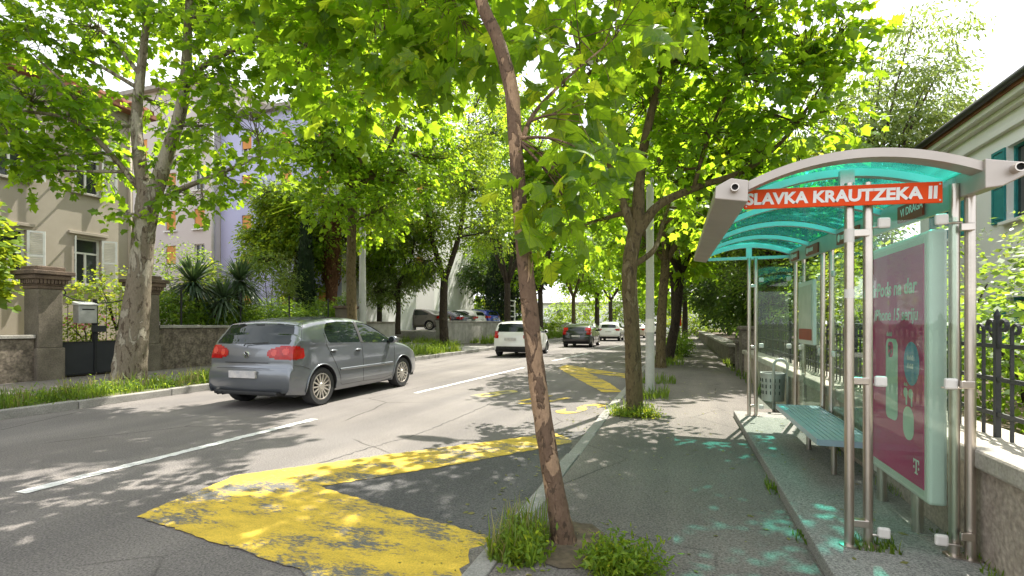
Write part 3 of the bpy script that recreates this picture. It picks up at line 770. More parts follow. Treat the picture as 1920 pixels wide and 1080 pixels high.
while y < 13.5:
    if i % 6 == 0:
        m = MB(); m.box((FX - .013, y - .013, .74), (FX + .013, y + .013, 1.44)); m.build('post', 'iron', t)
        for sg in (1, -1):
            m = MB(); m.tube(scroll(y + sg * .02, 1.40, sg, .045), .012, 6); m.build('scroll', 'iron', t)
        m = MB(); m.tube([(FX, y, 1.43), (FX, y, 1.465), (FX, y, 1.50)], [.012, .018, .003], 8); m.build('finial', 'iron', t)
    else:
        if n0 == 0: fb.location = Vector((FX, y, .76)) - LOC[t]; n0 = 1
        else: share('bar', fb, t, (FX, y, .76))
        if i % 6 in (1, 5):
            m = MB(); m.tube(scroll(y, 1.38, 1 if i % 6 == 1 else -1, .04), .0095, 6); m.build('scroll', 'iron', t)
    y += .135; i += 1
# beyond the shelter: gate pillar pieces and the low wall
for (y0, y1, h, lb) in ((13.7, 14.3, 1.25, 'weathered stone gatepost beyond the bus shelter'), (14.9, 15.3, .85, 'short stone block beside the weathered gatepost')):
    t = thing('gatepost', lb, 'pillar', (1.7, (y0 + y1) / 2, .1))
    m = MB(); m.box((1.46, y0, .05), (1.9, y1, h)); m.build('shaft', 'concrete_old', t, bevel=.03)
    m = MB(); m.box((1.41, y0 - .05, h), (1.95, y1 + .05, h + .1)); m.build('cap', 'concrete_old', t, bevel=.03)
t = thing('low_wall', 'low concrete wall along the pavement beyond the shelter', 'wall', (1.75, 30, .1))
for k in range(8):
    m = MB(); y = 18.3 + k * 3.6
    m.box((1.55, y, .05), (2.0, y + 3.59, .62)); m.build('wall_section', 'concrete_old', t, bevel=.02)
    m = MB(); m.box((1.5, y + .003, .621), (2.05, y + 3.587, .72)); m.build('coping_stone', 'concrete', t, bevel=.02)
# ================================================================ BUS SHELTER
PZ = .18
def zr(y): return .042 * (y - 3.2)                # the roof keeps level while the street falls away
plat = MB(); plat.prism([(.72, 2.72), (1.498, 2.62), (1.498, 7.75), (.72, 7.75)], lambda x, y: (x, y, .05), lambda x, y: (x, y, PZ))
structure(plat.build('platform', 'terrazzo', bevel=.012), 'raised speckled concrete platform under the bus shelter')
sh = thing('bus_shelter', 'bus shelter with teal curved roof, steel posts and red name board', 'bus shelter', (.95, 5.2, PZ))
def post(x, y, ztop, parent=sh):
    m = MB(); m.tube([(x, y, PZ - .02), (x, y, ztop)], .024, 16); o = m.build('post', 'steel', parent, smooth='auto')
    m = MB(); m.lathe([(.025, 0), (.05, 0), (.05, .008), (.025, .012)], 16, c=(x, y, PZ + .001)); m.build('base_collar', 'steel', o, smooth='auto')
    return o
ZB = 2.06
FR, BK = ((.895, 3.25), (.99, 3.27)), ((1.385, 3.28), (1.445, 3.26))
for i_, (x, y) in enumerate(FR):
    o_ = post(x, y, 2.2)
    if i_ == 0:
        m = MB(); m.tube([(x, y, 1.87), (x, y, 1.945)], .0252, 16); m.build('tape', 'clamp_white', o_, smooth='auto')
        m = MB(); m.tube([(x, y, 1.56), (x, y, 1.61)], .0249, 16); m.build('tape', 'clamp_white', o_, smooth='auto')
for x, y in BK: post(x, y, 2.16)
for x, y in ((.88, 7.40), (.965, 7.42), (1.415, 7.30), (1.47, 7.12), (1.42, 6.02), (1.42, 5.70)): post(x, y, 2.12 + zr(y))
def rung(a, b, z, parent=sh):
    m = MB(); m.box((min(a[0], b[0]), min(a[1], b[1]) - .012, z - .02), (max(a[0], b[0]), max(a[1], b[1]) + .012, z + .02)); m.build('rung', 'steel', parent, bevel=.004)
for z in (PZ + .13, 1.10, 1.92):
    rung(FR[0], FR[1], z); rung((BK[0][0], 3.22), (BK[1][0], 3.22), z); rung((.88, 7.41), (.965, 7.41), z)
# arched roof: ribs and teal panes
def az(x, y): return 2.195 + .125 * (1 - ((x - .885) / .535) ** 2) + zr(y)
XS = [.36 + (1.41 - .36) * i / 20 for i in range(21)]
RIBY = (3.10, 3.42, 4.35, 5.45, 6.5, 7.55)
def rib(y0, y1, up, dn, mat):
    m = MB()
    for x in XS:
        m.v += [(x, y0, az(x, y0) - dn), (x, y1, az(x, y1) - dn), (x, y1, az(x, y1) + up), (x, y0, az(x, y0) + up)]
    for i in range(20):
        a = 4 * i
        m.f += [(a, a + 1, a + 5, a + 4), (a + 1, a + 2, a + 6, a + 5), (a + 2, a + 3, a + 7, a + 6), (a + 3, a, a + 4, a + 7)]
    m.f += [(0, 3, 2, 1), (80, 81, 82, 83)]
    return m.build('roof_rib', mat, sh)
rib(3.05, 3.16, .014, .032, 'steel_paint')
for y in RIBY[1:-1]: rib(y - .03, y + .03, -.006, .05, 'aluminium')
rib(7.52, 7.6, .018, .05, 'aluminium')
RY = (3.161, 4.32, 4.38, 5.42, 5.48, 6.47, 6.53, 7.519)
for k in range(0, 8, 2):
    y0, y1 = RY[k], RY[k + 1]
    m = MB()
    for x in XS: m.v += [(x, y0, az(x, y0)), (x, y1, az(x, y1))]
    m.f = [(2 * i, 2 * i + 1, 2 * i + 3, 2 * i + 2) for i in range(20)]
    m.build('roof_pane', 'teal_glass', sh, smooth=True, fix=False)
# tie bar and short hanger at both ends
m = MB(); m.box((.37, 7.53, 2.11 + zr(7.5)), (1.4, 7.57, 2.15 + zr(7.5))); m.build('tie_bar', 'aluminium', sh)
for y, z in ((3.3, 2.18), (7.55, 2.15 + zr(7.5))):
    m = MB(); m.box((.86, y - .02, z), (.93, y + .02, az(.9, y) - .04)); m.build('hanger', 'aluminium', sh)
# gutters left and right
def gutter(poly, name):
    m = MB(); m.prism(poly, lambda x, z: (x, 3.03, z + zr(3.03)), lambda x, z: (x, 7.64, z + zr(7.64)))
    return m.build(name, 'steel_paint', sh, bevel=.006)
gl = gutter([(.185, 2.125), (.355, 2.095), (.358, 2.215), (.27, 2.235), (.19, 2.195)], 'front_gutter')
gr = gutter([(1.402, 2.08), (1.47, 2.085), (1.595, 2.15), (1.57, 2.19), (1.402, 2.225)], 'rear_gutter')
for x, z, par in ((.285, 2.165, gl), (1.515, 2.155, gr)):
    m = MB(); m.lathe([(.022, 3.03), (.022, 2.985), (.017, 2.985), (.017, 3.02)], 20, 'Y', (x, 0, z)); m.build('drain_spout', 'steel', par, smooth='auto')
    m = MB(); m.lathe([(.0005, 3.0), (.0168, 3.0)], 20, 'Y', (x, 0, z)); m.build('spout_hole', 'hole', par)
# back beam inside with small red boards
m = MB(); m.prism([(3.3, 2.03 + zr(3.3)), (7.5, 2.03 + zr(7.5)), (7.5, 2.19 + zr(7.5)), (3.3, 2.19 + zr(3.3))], lambda y, z: (1.385, y, z), lambda y, z: (1.41, y, z)); m.build('rear_beam', 'aluminium', sh)
# name board at the near end
sx0, sx1, sy = .352, 1.30, 3.205
tilt = -.034
sb = MB(); sb.prism([(sx0, 2.083), (sx1, 2.083 + tilt), (sx1, 2.083 + tilt + .112), (sx0, 2.083 + .112)], lambda x, z: (x, sy - .012, z), lambda x, z: (x, sy, z))
sbo = sb.build('name_board', 'sign_red', sh, bevel=.003); sbo['label'] = 'red name board with white capital letters'
M = Matrix.Translation((.362, sy - .0135, 2.108)) @ Matrix.Rotation(math.atan2(tilt, sx1 - sx0), 4, 'Y').inverted() @ Matrix.Rotation(R(90), 4, 'X')
tm = text_mesh('lettering', 'SLAVKA KRAUTZEKA II', .088, 'letter_white', sbo, M, .0036, .0006)
bb = [v.co.x for v in tm.data.vertices]; wdt = max(bb) - min(bb); tgt = .915
for v in tm.data.vertices: v.co.x = min(bb) + (v.co.x - min(bb)) * tgt / wdt
for x in (sx0 + .012, sx1 - .012):
    for dz in (.014, .098):
        m = MB(); m.ball((x, sy - .013, 2.083 + dz + tilt * (x - sx0) / (sx1 - sx0)), (.005, .003, .005), 8, 5); m.build('screw', 'clamp_white', sbo)
for (y0, y1, tx) in ((3.98, 3.62, 'VI DRAGA'), (5.35, 4.75, 'STOP DROGA'), (6.55, 6.02, 'EUROPLAKAT'), (7.35, 6.95, 'STOP')):
    z0 = lambda y: 2.05 + zr(y)
    m = MB(); m.prism([(y0, z0(y0)), (y1, z0(y1)), (y1, z0(y1) + .105), (y0, z0(y0) + .105)], lambda y, z: (1.372, y, z), lambda y, z: (1.384, y, z)); b = m.build('small_board', 'sign_dark_red', sh)
    if tx != 'VI DRAGA': tx = None
    if tx:
        M = Matrix.Translation((1.371, y0 - .05, z0(y0) + .03)) @ Matrix.Rotation(R(-90), 4, 'Z') @ Matrix.Rotation(R(90), 4, 'X')
        text_mesh('lettering', tx, .07, 'letter_white', b, M, .001, .0005)
    else:
        m = MB(); m.lathe([(.001, 0), (.035, 0), (.035, .002)], 16, 'X', (1.370, y0 - .07, z0(y0) + .052)); m.build('round_mark', 'letter_white', b)
        for q in range(5):
            yy = y0 - .13 - q * .042
            if yy - .03 < y1: break
            m = MB(); m.prism([(yy, z0(yy) + .035), (yy - .026, z0(yy) + .035), (yy - .026, z0(yy) + .075), (yy, z0(yy) + .08 - .01 * (q % 2))], lambda y, z: (1.3705, y, z), lambda y, z: (1.3718, y, z)); m.build('worn_letter', 'letter_white', b)
# glass
def pane(p0, p1, z0, z1, name='glass_pane'):
    d = Vector((p1[0] - p0[0], p1[1] - p0[1], 0)).normalized(); nrm = Vector((-d.y, d.x, 0)) * .004
    m = MB(); m.prism([(0, z0), (1, z0), (1, z1), (0, z1)], lambda s, z: (p0[0] + (p1[0] - p0[0]) * s - nrm.x, p0[1] + (p1[1] - p0[1]) * s - nrm.y, z), lambda s, z: (p0[0] + (p1[0] - p0[0]) * s + nrm.x, p0[1] + (p1[1] - p0[1]) * s + nrm.y, z))
    return m.build(name, 'shelter_glass', sh)
def clamp(p, parent, ax='x'):
    x, y, z = p
    m = MB(); m.box((x - .03, y - .014, z - .03), (x + .03, y + .014, z + .03)) if ax == 'x' else m.box((x - .014, y - .03, z - .03), (x + .014, y + .03, z + .03))
    m.build('clamp', 'clamp_white', parent, bevel=.011)
def arm(a, b, z, parent):
    m = MB(); m.tube([(a[0], a[1], z), (b[0], b[1], z)], .006, 6); m.build('clamp_arm', 'steel', parent)
gp1 = pane((1.015, 3.262), (1.385, 3.248), PZ + .1, 1.98)
for z in (PZ + .09, 1.10, 1.97):
    clamp((1.06 if z != 1.10 else 1.045, 3.255, z), gp1); clamp((1.315 if z != 1.1 else 1.355, 3.245, z), gp1)
    arm((.995, 3.26), (1.06, 3.258), z - .02, gp1); arm((1.315, 3.25), (1.405, 3.245), z - .02, gp1)
gp2 = pane((.99, 7.42), (1.39, 7.36), PZ + .1, 2.0 + zr(7.4))
for z in (PZ + .12, 1.12, 2.0):
    clamp((1.03, 7.41, z), gp2); clamp((1.35, 7.36, z), gp2)
for a, b in ((7.08, 6.06), (5.66, 4.42)):
    g = pane((1.42, a), (1.42, b), PZ + .1, 1.98 + zr(a))
    for y in (a - .05, b + .05):
        for z in (PZ + .15, 1.12, 1.9): clamp((1.41, y, z), g, 'y')
# timetable case on the far pane
tt = thing('timetable_case', 'shallow framed timetable case on the far back pane of the shelter', 'timetable', (1.38, 6.55, 1.2))
m = MB(); m.box((1.37, 6.2, 1.18), (1.405, 6.92, 1.9)); m.build('frame', 'box_green', tt, bevel=.008)
m = MB(); m.box((1.364, 6.26, 1.36), (1.369, 6.86, 1.85)); m.build('timetable_sheet', 'poster_paper', tt)
m = MB(); m.box((1.364, 6.26, 1.23), (1.369, 6.86, 1.355)); m.build('notice_strip', 'sign_dark_red', tt)
# ---- advertising light box
ab = thing('advertising_box', 'pale green advertising box with magenta telephone poster in the shelter', 'advertisement', (1.34, 3.8, .4))
bx0, bx1, by0, by1, bz0, bz1 = 1.303, 1.393, 3.36, 4.36, .41, 1.94
m = MB(); m.box((bx0, by0, bz0), (bx1, by1, bz1)); m.build('cabinet', 'box_green', ab, bevel=.018)
m = MB(); m.box((bx0 - .004, by0 + .05, bz0 + .07), (bx0 - .0005, by1 - .05, bz1 - .07)); po = m.build('poster', 'poster_magenta', ab); po['label'] = 'magenta poster with two lines of white lettering and pale phones'
py = lambda s: by1 - .05 - s * (by1 - .05 - by0 - .05)     # 0 far edge .. 1 near edge
def ptext(tx, s, z, size, mat='poster_pale', tgt=None, bold=.0015, shear=0.):
    M = Matrix.Translation((bx0 - .0052, py(s), z)) @ Matrix.Rotation(R(-90), 4, 'Z') @ Matrix.Rotation(R(90), 4, 'X')
    o = text_mesh('lettering', tx, size, mat, po, M, bold, .0004, shear=shear)
    if tgt:
        ys = [v.co.y for v in o.data.vertices]; w = max(ys) - min(ys); y1 = max(ys)
        for v in o.data.vertices: v.co.y = y1 - (y1 - v.co.y) * tgt / w
    return o
ptext('AirPods na dar', .03, 1.60, .13, tgt=.80, shear=.12, bold=.003)
ptext('uz iPhone 15 seriju', .03, 1.44, .105, tgt=.80, shear=.12, bold=.002)
def rrect(w, h, r, n=5):
    pts = []
    for cx_, cy_, a0 in ((w - r, h - r, 0), (r, h - r, 90), (r, r, 180), (w - r, r, 270)):
        for k in range(n + 1):
            a = R(a0 + 90 * k / n); pts.append((cx_ + r * math.cos(a), cy_ + r * math.sin(a)))
    return pts
def flat(poly, s, z, mat, name, lift=.0052, rot=0.):
    c, q = math.cos(rot), math.sin(rot)
    m = MB(); m.prism(poly, lambda u, v: (bx0 - lift, py(s) - (u * c - v * q), z + u * q + v * c), lambda u, v: (bx0 - lift - .0006, py(s) - (u * c - v * q), z + u * q + v * c))
    return m.build(name, mat, po)
flat(rrect(.19, .52, .05), .40, .80, 'poster_pale', 'printed_phone')
flat(rrect(.085, .1, .03), .44, 1.2, 'poster_magenta', 'printed_camera', .006)
for u, v in ((.45, 1.26), (.45, 1.215), (.485, 1.237)): flat([(.016 * math.cos(a * .63), .016 * math.sin(a * .63)) for a in range(10)], u + .02, v, 'poster_dark', 'printed_lens', .007)
flat([(.105 * math.cos(a * math.pi / 14), .13 * math.sin(a * math.pi / 14)) for a in range(28)], .83, 1.18, 'poster_blue', 'printed_badge')
flat(rrect(.15, .2, .07), .70, .72, 'poster_pale', 'printed_earphone_case')
for s_ in (.74, .82): flat([(.03 * math.cos(a * math.pi / 8), .03 * math.sin(a * math.pi / 8)) for a in range(16)], s_, 1.0, 'poster_pale', 'printed_earphone'); flat(rrect(.02, .08, .009), s_ + .005, .925, 'poster_pale', 'printed_stem', .006)
def strokes(s, z, n, h, mat, lift=.0065):
    u = 0.
    for k in range(n):
        w = h * (.35 + .3 * ((k * 7) % 3) / 2)
        flat([(u, 0), (u + w * .5, 0), (u + w * .5, h * (.7 + .3 * ((k * 5) % 2))), (u, h * (.7 + .3 * ((k * 5) % 2)))], s, z, mat, 'printed_stroke', lift); u += w
strokes(.42, 1.335, 6, .03, 'poster_pale'); strokes(.72, 1.04, 5, .022, 'poster_pale')
strokes(.77, 1.2, 7, .03, 'letter_white'); strokes(.77, 1.15, 6, .03, 'letter_white')
for poly in ([(0, .085), (.075, .085), (.075, .06), (.066, .06), (.062, .075), (.046, .075), (.046, .012), (.058, .008), (.058, 0), (.017, 0), (.017, .008), (.029, .012), (.029, .075), (.013, .075), (.009, .06), (0, .06)], [(0, .03), (.014, .03), (.014, .044), (0, .044)], [(.061, .03), (.075, .03), (.075, .044), (.061, .044)]):
    flat(poly, .86, .545, 'letter_white', 'printed_emblem')
m = MB(); m.box((bx0 - .012, by0 + .03, bz0 + .04), (bx0 - .009, by1 - .02, bz1 - .04)); m.build('front_glass', 'poster_glass', ab)
m = MB(); m.tube([(1.34, 3.6, PZ), (1.34, 3.6, .42)], .03, 10); m.build('foot', 'steel', ab, smooth='auto'); m = MB(); m.tube([(1.34, 4.15, PZ), (1.34, 4.15, .42)], .03, 10); m.build('foot', 'steel', ab, smooth='auto')
# ---- bench
bn = thing('bench', 'low aluminium slatted bench without back inside the shelter', 'bench', (1.17, 5.1, PZ))
for k in range(9):
    x = .995 + k * .041
    m = MB(); m.box((x, 4.3, .52), (x + .0365, 6.0, .55)); m.build('slat', 'bench_blue', bn, bevel=.004)
m = MB(); m.box((.985, 4.285, .505), (1.37, 4.298, .551)); m.box((.985, 6.002, .505), (1.37, 6.015, .551)); m.box((.975, 4.3, .505), (.9935, 6.0, .551)); m.box((1.366, 4.3, .505), (1.38, 6.0, .551)); m.build('edge_frame', 'bench_blue', bn)
for y in (4.75, 5.6):
    m = MB(); m.tube([(1.2, y, PZ), (1.2, y, .5)], .022, 12); m.build('leg', 'steel', bn, smooth='auto')
    m = MB(); m.box((1.02, y - .02, .47), (1.36, y + .02, .515)); m.build('bracket', 'steel', bn)
# ---- litter bin
lb = thing('litter_bin', 'grey perforated litter bin hung in an arched tube frame', 'litter bin', (1.32, 8.25, .1))
cx_, cy_ = 1.30, 8.25
m = MB(); m.lathe([(.001, .28), (.15, .28), (.165, .66), (.172, .66), (.172, .69), (.15, .69), (.14, .3)], 20, c=(cx_, cy_, 0)); bo = m.build('basket', 'zinc', lb, smooth='auto')
for r_ in range(3):
    for k in range(10):
        a = math.pi * (.55 + k * .12); z = .38 + r_ * .09
        rr = .152 + (z - .28) * .04
        m = MB(); m.box((cx_ + rr * math.cos(a) - .006, cy_ + rr * math.sin(a) - .006, z), (cx_ + rr * math.cos(a) + .006, cy_ + rr * math.sin(a) + .006, z + .05), a); m.build('slot', 'hole', bo)
pts = [(cx_ - .02, cy_ - .2, .1), (cx_ - .02, cy_ - .2, .8)] + [(cx_ - .02 + .09 * (1 - math.cos(a)), cy_ - .2, .8 + .1 * math.sin(a)) for a in [i * math.pi / 10 for i in range(1, 11)]] + [(cx_ + .16, cy_ - .2, .1)]
m = MB(); m.tube(pts, .02, 10); m.build('arch_frame', 'zinc', lb, smooth=True)
# ================================================================ CARS
def ilerp(x, tab):
    if x <= tab[0][0]: return tab[0][1]
    for (a, va), (b, vb) in zip(tab, tab[1:]):
        if x <= b:
            t = (x - a) / (b - a); t = t * t * (3 - 2 * t) if False else t
            return va + (vb - va) * t
    return tab[-1][1]
def pip(x, z, poly):
    r = False; n = len(poly)
    for i in range(n):
        (x1, z1), (x2, z2) = poly[i], poly[(i + 1) % n]
        if (z1 > z) != (z2 > z) and x < (x2 - x1) * (z - z1) / (z2 - z1) + x1: r = not r
    return r
def near_pt(x, z, poly):
    best = None
    for i in range(len(poly)):
        (x1, z1), (x2, z2) = poly[i], poly[(i + 1) % len(poly)]
        dx, dz = x2 - x1, z2 - z1; L = dx * dx + dz * dz
        t = max(0, min(1, ((x - x1) * dx + (z - z1) * dz) / L)) if L else 0
        qx, qz = x1 + dx * t, z1 + dz * t; d = math.hypot(x - qx, z - qz)
        if best is None or d < best[0]: best = (d, qx, qz)
    return best
def rounded(poly, r=.05, n=4):
    out = []; N = len(poly)
    for i in range(N):
        p0, p, p1 = Vector(poly[i - 1]), Vector(poly[i]), Vector(poly[(i + 1) % N])
        a = (p0 - p); b = (p1 - p); k = min(r, a.length * .45, b.length * .45)
        a = p + a.normalized() * k; b = p + b.normalized() * k
        for j in range(n + 1):
            t = j / n; q = a.lerp(p, t).lerp(p.lerp(b, t), t); out.append((q.x, q.y))
    return out
def circ(cx, cz, r, n=28): return [(cx + r * math.cos(2 * math.pi * i / n), cz + r * math.sin(2 * math.pi * i / n)) for i in range(n)]

def wheel(parent, x, y, r, w, sg, rim='rim', spokes=14, det=True):
    wt = bpy.data.objects.new('wheel', None); COL.objects.link(wt); wt.parent = parent; wt.location = (x, y, r); LOC[wt] = Vector((0, 0, 0))
    hw = w / 2; rr = r * .70
    m = MB(); m.lathe([(rr, -hw * .8), (rr * 1.06, -hw * .95), (r * .93, -hw), (r * .985, -hw * .8), (r, -hw * .5), (r, hw * .5), (r * .985, hw * .8), (r * .93, hw), (rr * 1.06, hw * .95), (rr, hw * .8)], 40 if det else 20, 'Y')
    m.build('tyre', 'tyre', wt, smooth='auto')
    o = sg * hw
    m = MB(); m.lathe([(rr * 1.0, o * .8), (rr * 1.0, o * .93), (rr * .93, o * .95), (rr * .90, o * .8), (rr * .88, o * .2), (.001, o * .2)], 40 if det else 20, 'Y')
    rm = m.build('rim', rim, wt, smooth='auto')
    m = MB(); m.lathe([(rr * .885, o * .25), (.001, o * .25)], 24, 'Y'); m.build('brake_disc', 'trim_black', rm)
    for k in range(spokes):
        a = 2 * math.pi * k / spokes; ca, sa = math.cos(a), math.sin(a); hw_ = .0115 if spokes > 8 else .03
        m = MB()
        pts = []
        for (q, wd, yy) in ((.045, hw_ * 1.3, o * .86), (rr * .93, hw_, o * .9)):
            for s2 in (-1, 1):
                for dy in (0, -sg * .018):
                    pts.append((q * ca - s2 * wd * sa, yy + dy, q * sa + s2 * wd * ca))
        m.add(pts, [(0, 2, 6, 4), (1, 5, 7, 3), (0, 4, 5, 1), (2, 3, 7, 6)])
        m.build('spoke', rim, rm)
    m = MB(); m.lathe([(.001, o * .95), (.05, o * .93), (.06, o * .8)], 16, 'Y'); m.build('hub', rim, rm, smooth='auto')
    return wt

def car(name, label, S, loc, rotz, scale=1., group=None, nst=150, nl=16, ns=40, det=True):
    root = local_thing(name, label, 'car', loc, rotz, group, scale)
    top = [Vector((p[0], 0, p[1])) for p in S['top']]
    dense = spl(top, 12)
    # resample by arc length
    d = [0.]
    for a, b in zip(dense, dense[1:]): d.append(d[-1] + (b - a).length)
    st = []
    j = 0
    for i in range(nst):
        q = d[-1] * i / (nst - 1)
        while j < len(d) - 2 and d[j + 1] < q: j += 1
        t = (q - d[j]) / max(1e-9, d[j + 1] - d[j]); p = dense[j].lerp(dense[j + 1], min(1, max(0, t)))
        st.append((p.x, p.z))
    xF, xR = max(s[0] for s in st), min(s[0] for s in st)
    wb, belt, tum = S['width'] / 2, S['belt'], S['tumble']
    def plan(x):
        e = 0.
        if x > xF - .75: e = ((x - (xF - .75)) / .75) ** 2.3 * .13
        if x < xR + .6: e = (((xR + .6) - x) / .6) ** 2.5 * .085
        return wb * (1 - e)
    def W(x, z):
        b = belt(x)
        w = plan(x)
        if z > b: return w - .03 - (z - b) * tum - .15 * max(0, z - b) ** 2
        q = (z - .55) / .4
        w2 = w - .03 * min(1, abs(q)) ** 2.2
        if z < .35: w2 -= (.35 - z) * .25
        return w2
    def bow(x, y):
        k = (abs(y) / wb) ** 2.2
        if x > 0: return x - S.get('bowf', .2) * k * max(0, (x - (xF - 1.2)) / 1.2)
        return x + S.get('bowr', .1) * k * max(0, ((xR + .9) - x) / .9)
    V = []; meta = []
    ncol = nl + ns + 1
    for i, (x, zt) in enumerate(st):
        zb = min(ilerp(x, S['bottom']), zt - .01)
        r = min(.09 if zt > 1.1 else .07, (zt - zb) * .4)
        we = max(.05, W(x, zt) - r)
        cr = S.get('crown', .035) * (1 if zt > .5 else .3) * (.6 if zt < 1.1 else 1)
        if x < xR + .25 and zt < 1.3: cr = .0
        for k in range(nl):
            s = k / nl; y = we * s
            V.append((bow(x, y), y, zt - cr * s * s))
        ztt = zt - cr
        for k in range(ns + 1):
            t = k / ns
            if t < .25:
                a = t / .25 * math.pi / 2; z = ztt - r * (1 - math.cos(a)); y = W(x, z) - r * (1 - math.sin(a))
            else:
                z = ztt - r - (ztt - r - zb) * (t - .25) / .75; y = W(x, z)
                if z < zb + .06: y -= (zb + .06 - z) * .4
            y = max(y, we * .98)
            V.append((bow(x, y), y, z))
    F = []
    for i in range(nst - 1):
        for k in range(ncol - 1):
            a = i * ncol + k; F.append(((a, a + 1, a + ncol + 1, a + ncol), 0 if k < nl else 1))
    V = [list(v) for v in V]
    def cen(f): return [sum(V[i][q] for i in f) / 4 for q in range(3)]
    reg = [None] * len(F)
    regions = []      # (name, test, poly for snapping)
    for nm, poly in S['side_glass']: regions.append((nm, poly, 1))
    for ax in S['axles']: regions.append(('arch', circ(ax, S['wheel_r'], S['arch_r']), 1))
    C = [cen(f) for f, _ in F]
    for idx, (f, kd) in enumerate(F):
        x, y, z = C[idx]
        for nm, poly, sd in regions:
            if kd == sd and pip(x, z, poly): reg[idx] = nm; break
        if reg[idx] is None and kd == 0:
            if S['wind'][0] < x < S['wind'][1] and y < W(x, z) - .1: reg[idx] = 'windscreen'
            zz = S['rearwin']
            if x < S['rw_x'] and zz[0] < z < zz[1] and y < zz[2] - (z - zz[0]) / (zz[1] - zz[0]) * zz[3]: reg[idx] = 'rear_window'
    # snap region borders to the drawn outline
    vr = {}
    for idx, (f, kd) in enumerate(F):
        for v in f: vr.setdefault(v, set()).add(reg[idx])
    polys = {}
    for nm, poly, sd in regions: polys.setdefault(nm, []).append(poly)
    for v, s in vr.items():
        if len(s) > 1:
            for nm in s:
                if nm in polys:
                    b = min((near_pt(V[v][0], V[v][2], p) for p in polys[nm]), key=lambda q: q[0])
                    if b[0] < .05:
                        V[v][0], V[v][2] = b[1], b[2]; V[v][1] = max(V[v][1] - .05, min(V[v][1] + .02, W(b[1], b[2])))
    def emit(nm, sel, mat, off=0., both=(1, -1)):
        parent = root
        if both == (1, -1) and sel and min(V[v][1] for f in sel for v in f) > .03:
            emit(nm, sel, mat, off, (1,)); return emit(nm, sel, mat, off, (-1,))
        used = {}; vs = []; fs = []
        for f in sel:
            q = []
            for v in f:
                if v not in used: used[v] = len(vs); vs.append(V[v])
                q.append(used[v])
            fs.append(tuple(q))
        if not fs: return None
        mb = MB(); n = len(vs)
        if 1 in both: mb.add(vs, fs)
        if -1 in both: mb.add([(x, -y, z) for x, y, z in vs], [tuple(reversed(f)) for f in fs])
        me = bpy.data.meshes.new(nm); me.from_pydata(mb.v, [], mb.f)
        bm = bmesh.new(); bm.from_mesh(me); bmesh.ops.remove_doubles(bm, verts=bm.verts, dist=1e-4); bmesh.ops.recalc_face_normals(bm, faces=bm.faces)
        bm.normal_update()
        # outward: for open shells compare with the car's middle
        c0 = Vector((0, 0, .7)); sgn = sum((f.calc_center_median() - c0).dot(f.normal) for f in bm.faces)
        if sgn < 0: bmesh.ops.reverse_faces(bm, faces=bm.faces); bm.normal_update()
        if off:
            for v in bm.verts: v.co += v.normal * off
        bm.to_mesh(me); bm.free(); me.shade_smooth()
        return link_mesh(nm, me, mat, parent)
    emit('body', [f for (f, k), r_ in zip(F, reg) if r_ is None], S['paint'])
    for nm in ('windscreen', 'rear_window', 'side_window', 'front_window', 'quarter_window'):
        emit(nm, [f for (f, k), r_ in zip(F, reg) if r_ == nm], 'car_glass', -.004)
    # paint or lamp patches lying on the body
    for nm, mat, off, fn in S.get('patches', ()):
        emit(nm, [f for i, (f, k) in enumerate(F) if fn(C[i][0], C[i][1], C[i][2], k) and reg[i] is None], mat, off)
    # underbody and arch liners
    m = MB(); m.box((xR + .25, -wb + .12, .2), (xF - .25, wb - .12, .42)); m.build('underbody', 'trim_black', root)
    for ax in S['axles']:
        for sg in (-1, 1):
            n = 16; m = MB()
            for i in range(n + 1):
                a = math.pi * i / n - .25 + .5 * i / n * 1
                a = -.2 + (math.pi + .4) * i / n
                R_ = S['arch_r'] - .002
                x, z = ax + R_ * math.cos(a), S['wheel_r'] + R_ * math.sin(a)
                m.v += [(x, sg * (W(ax, .6) - .015), z), (x, sg * .45, z)]
            m.f = [(2 * i, 2 * i + 1, 2 * i + 3, 2 * i + 2) for i in range(n)]
            m.build('arch_liner', 'trim_black', root, fix=False)
            if det:
                pts = [(ax + (S['arch_r'] + .004) * math.cos(a), sg * (W(ax, S['wheel_r'] + S['arch_r'] * math.sin(a)) + .002), S['wheel_r'] + (S['arch_r'] + .004) * math.sin(a)) for a in [-.15 + (math.pi + .3) * i / 24 for i in range(25)]]
                m = MB(); m.tube(pts, .012, 6); m.build('arch_lip', S['paint'], root, smooth=True)
            wheel(root, ax, sg * (W(ax, .35) - S['tyre_w'] / 2 - .01), S['wheel_r'], S['tyre_w'], sg, S.get('rim', 'rim'), S.get('spokes', 14), det)
    def P(x, z, sg=1, o=.003): return (bow(x, W(x, z)), sg * (W(x, z) + o), z)
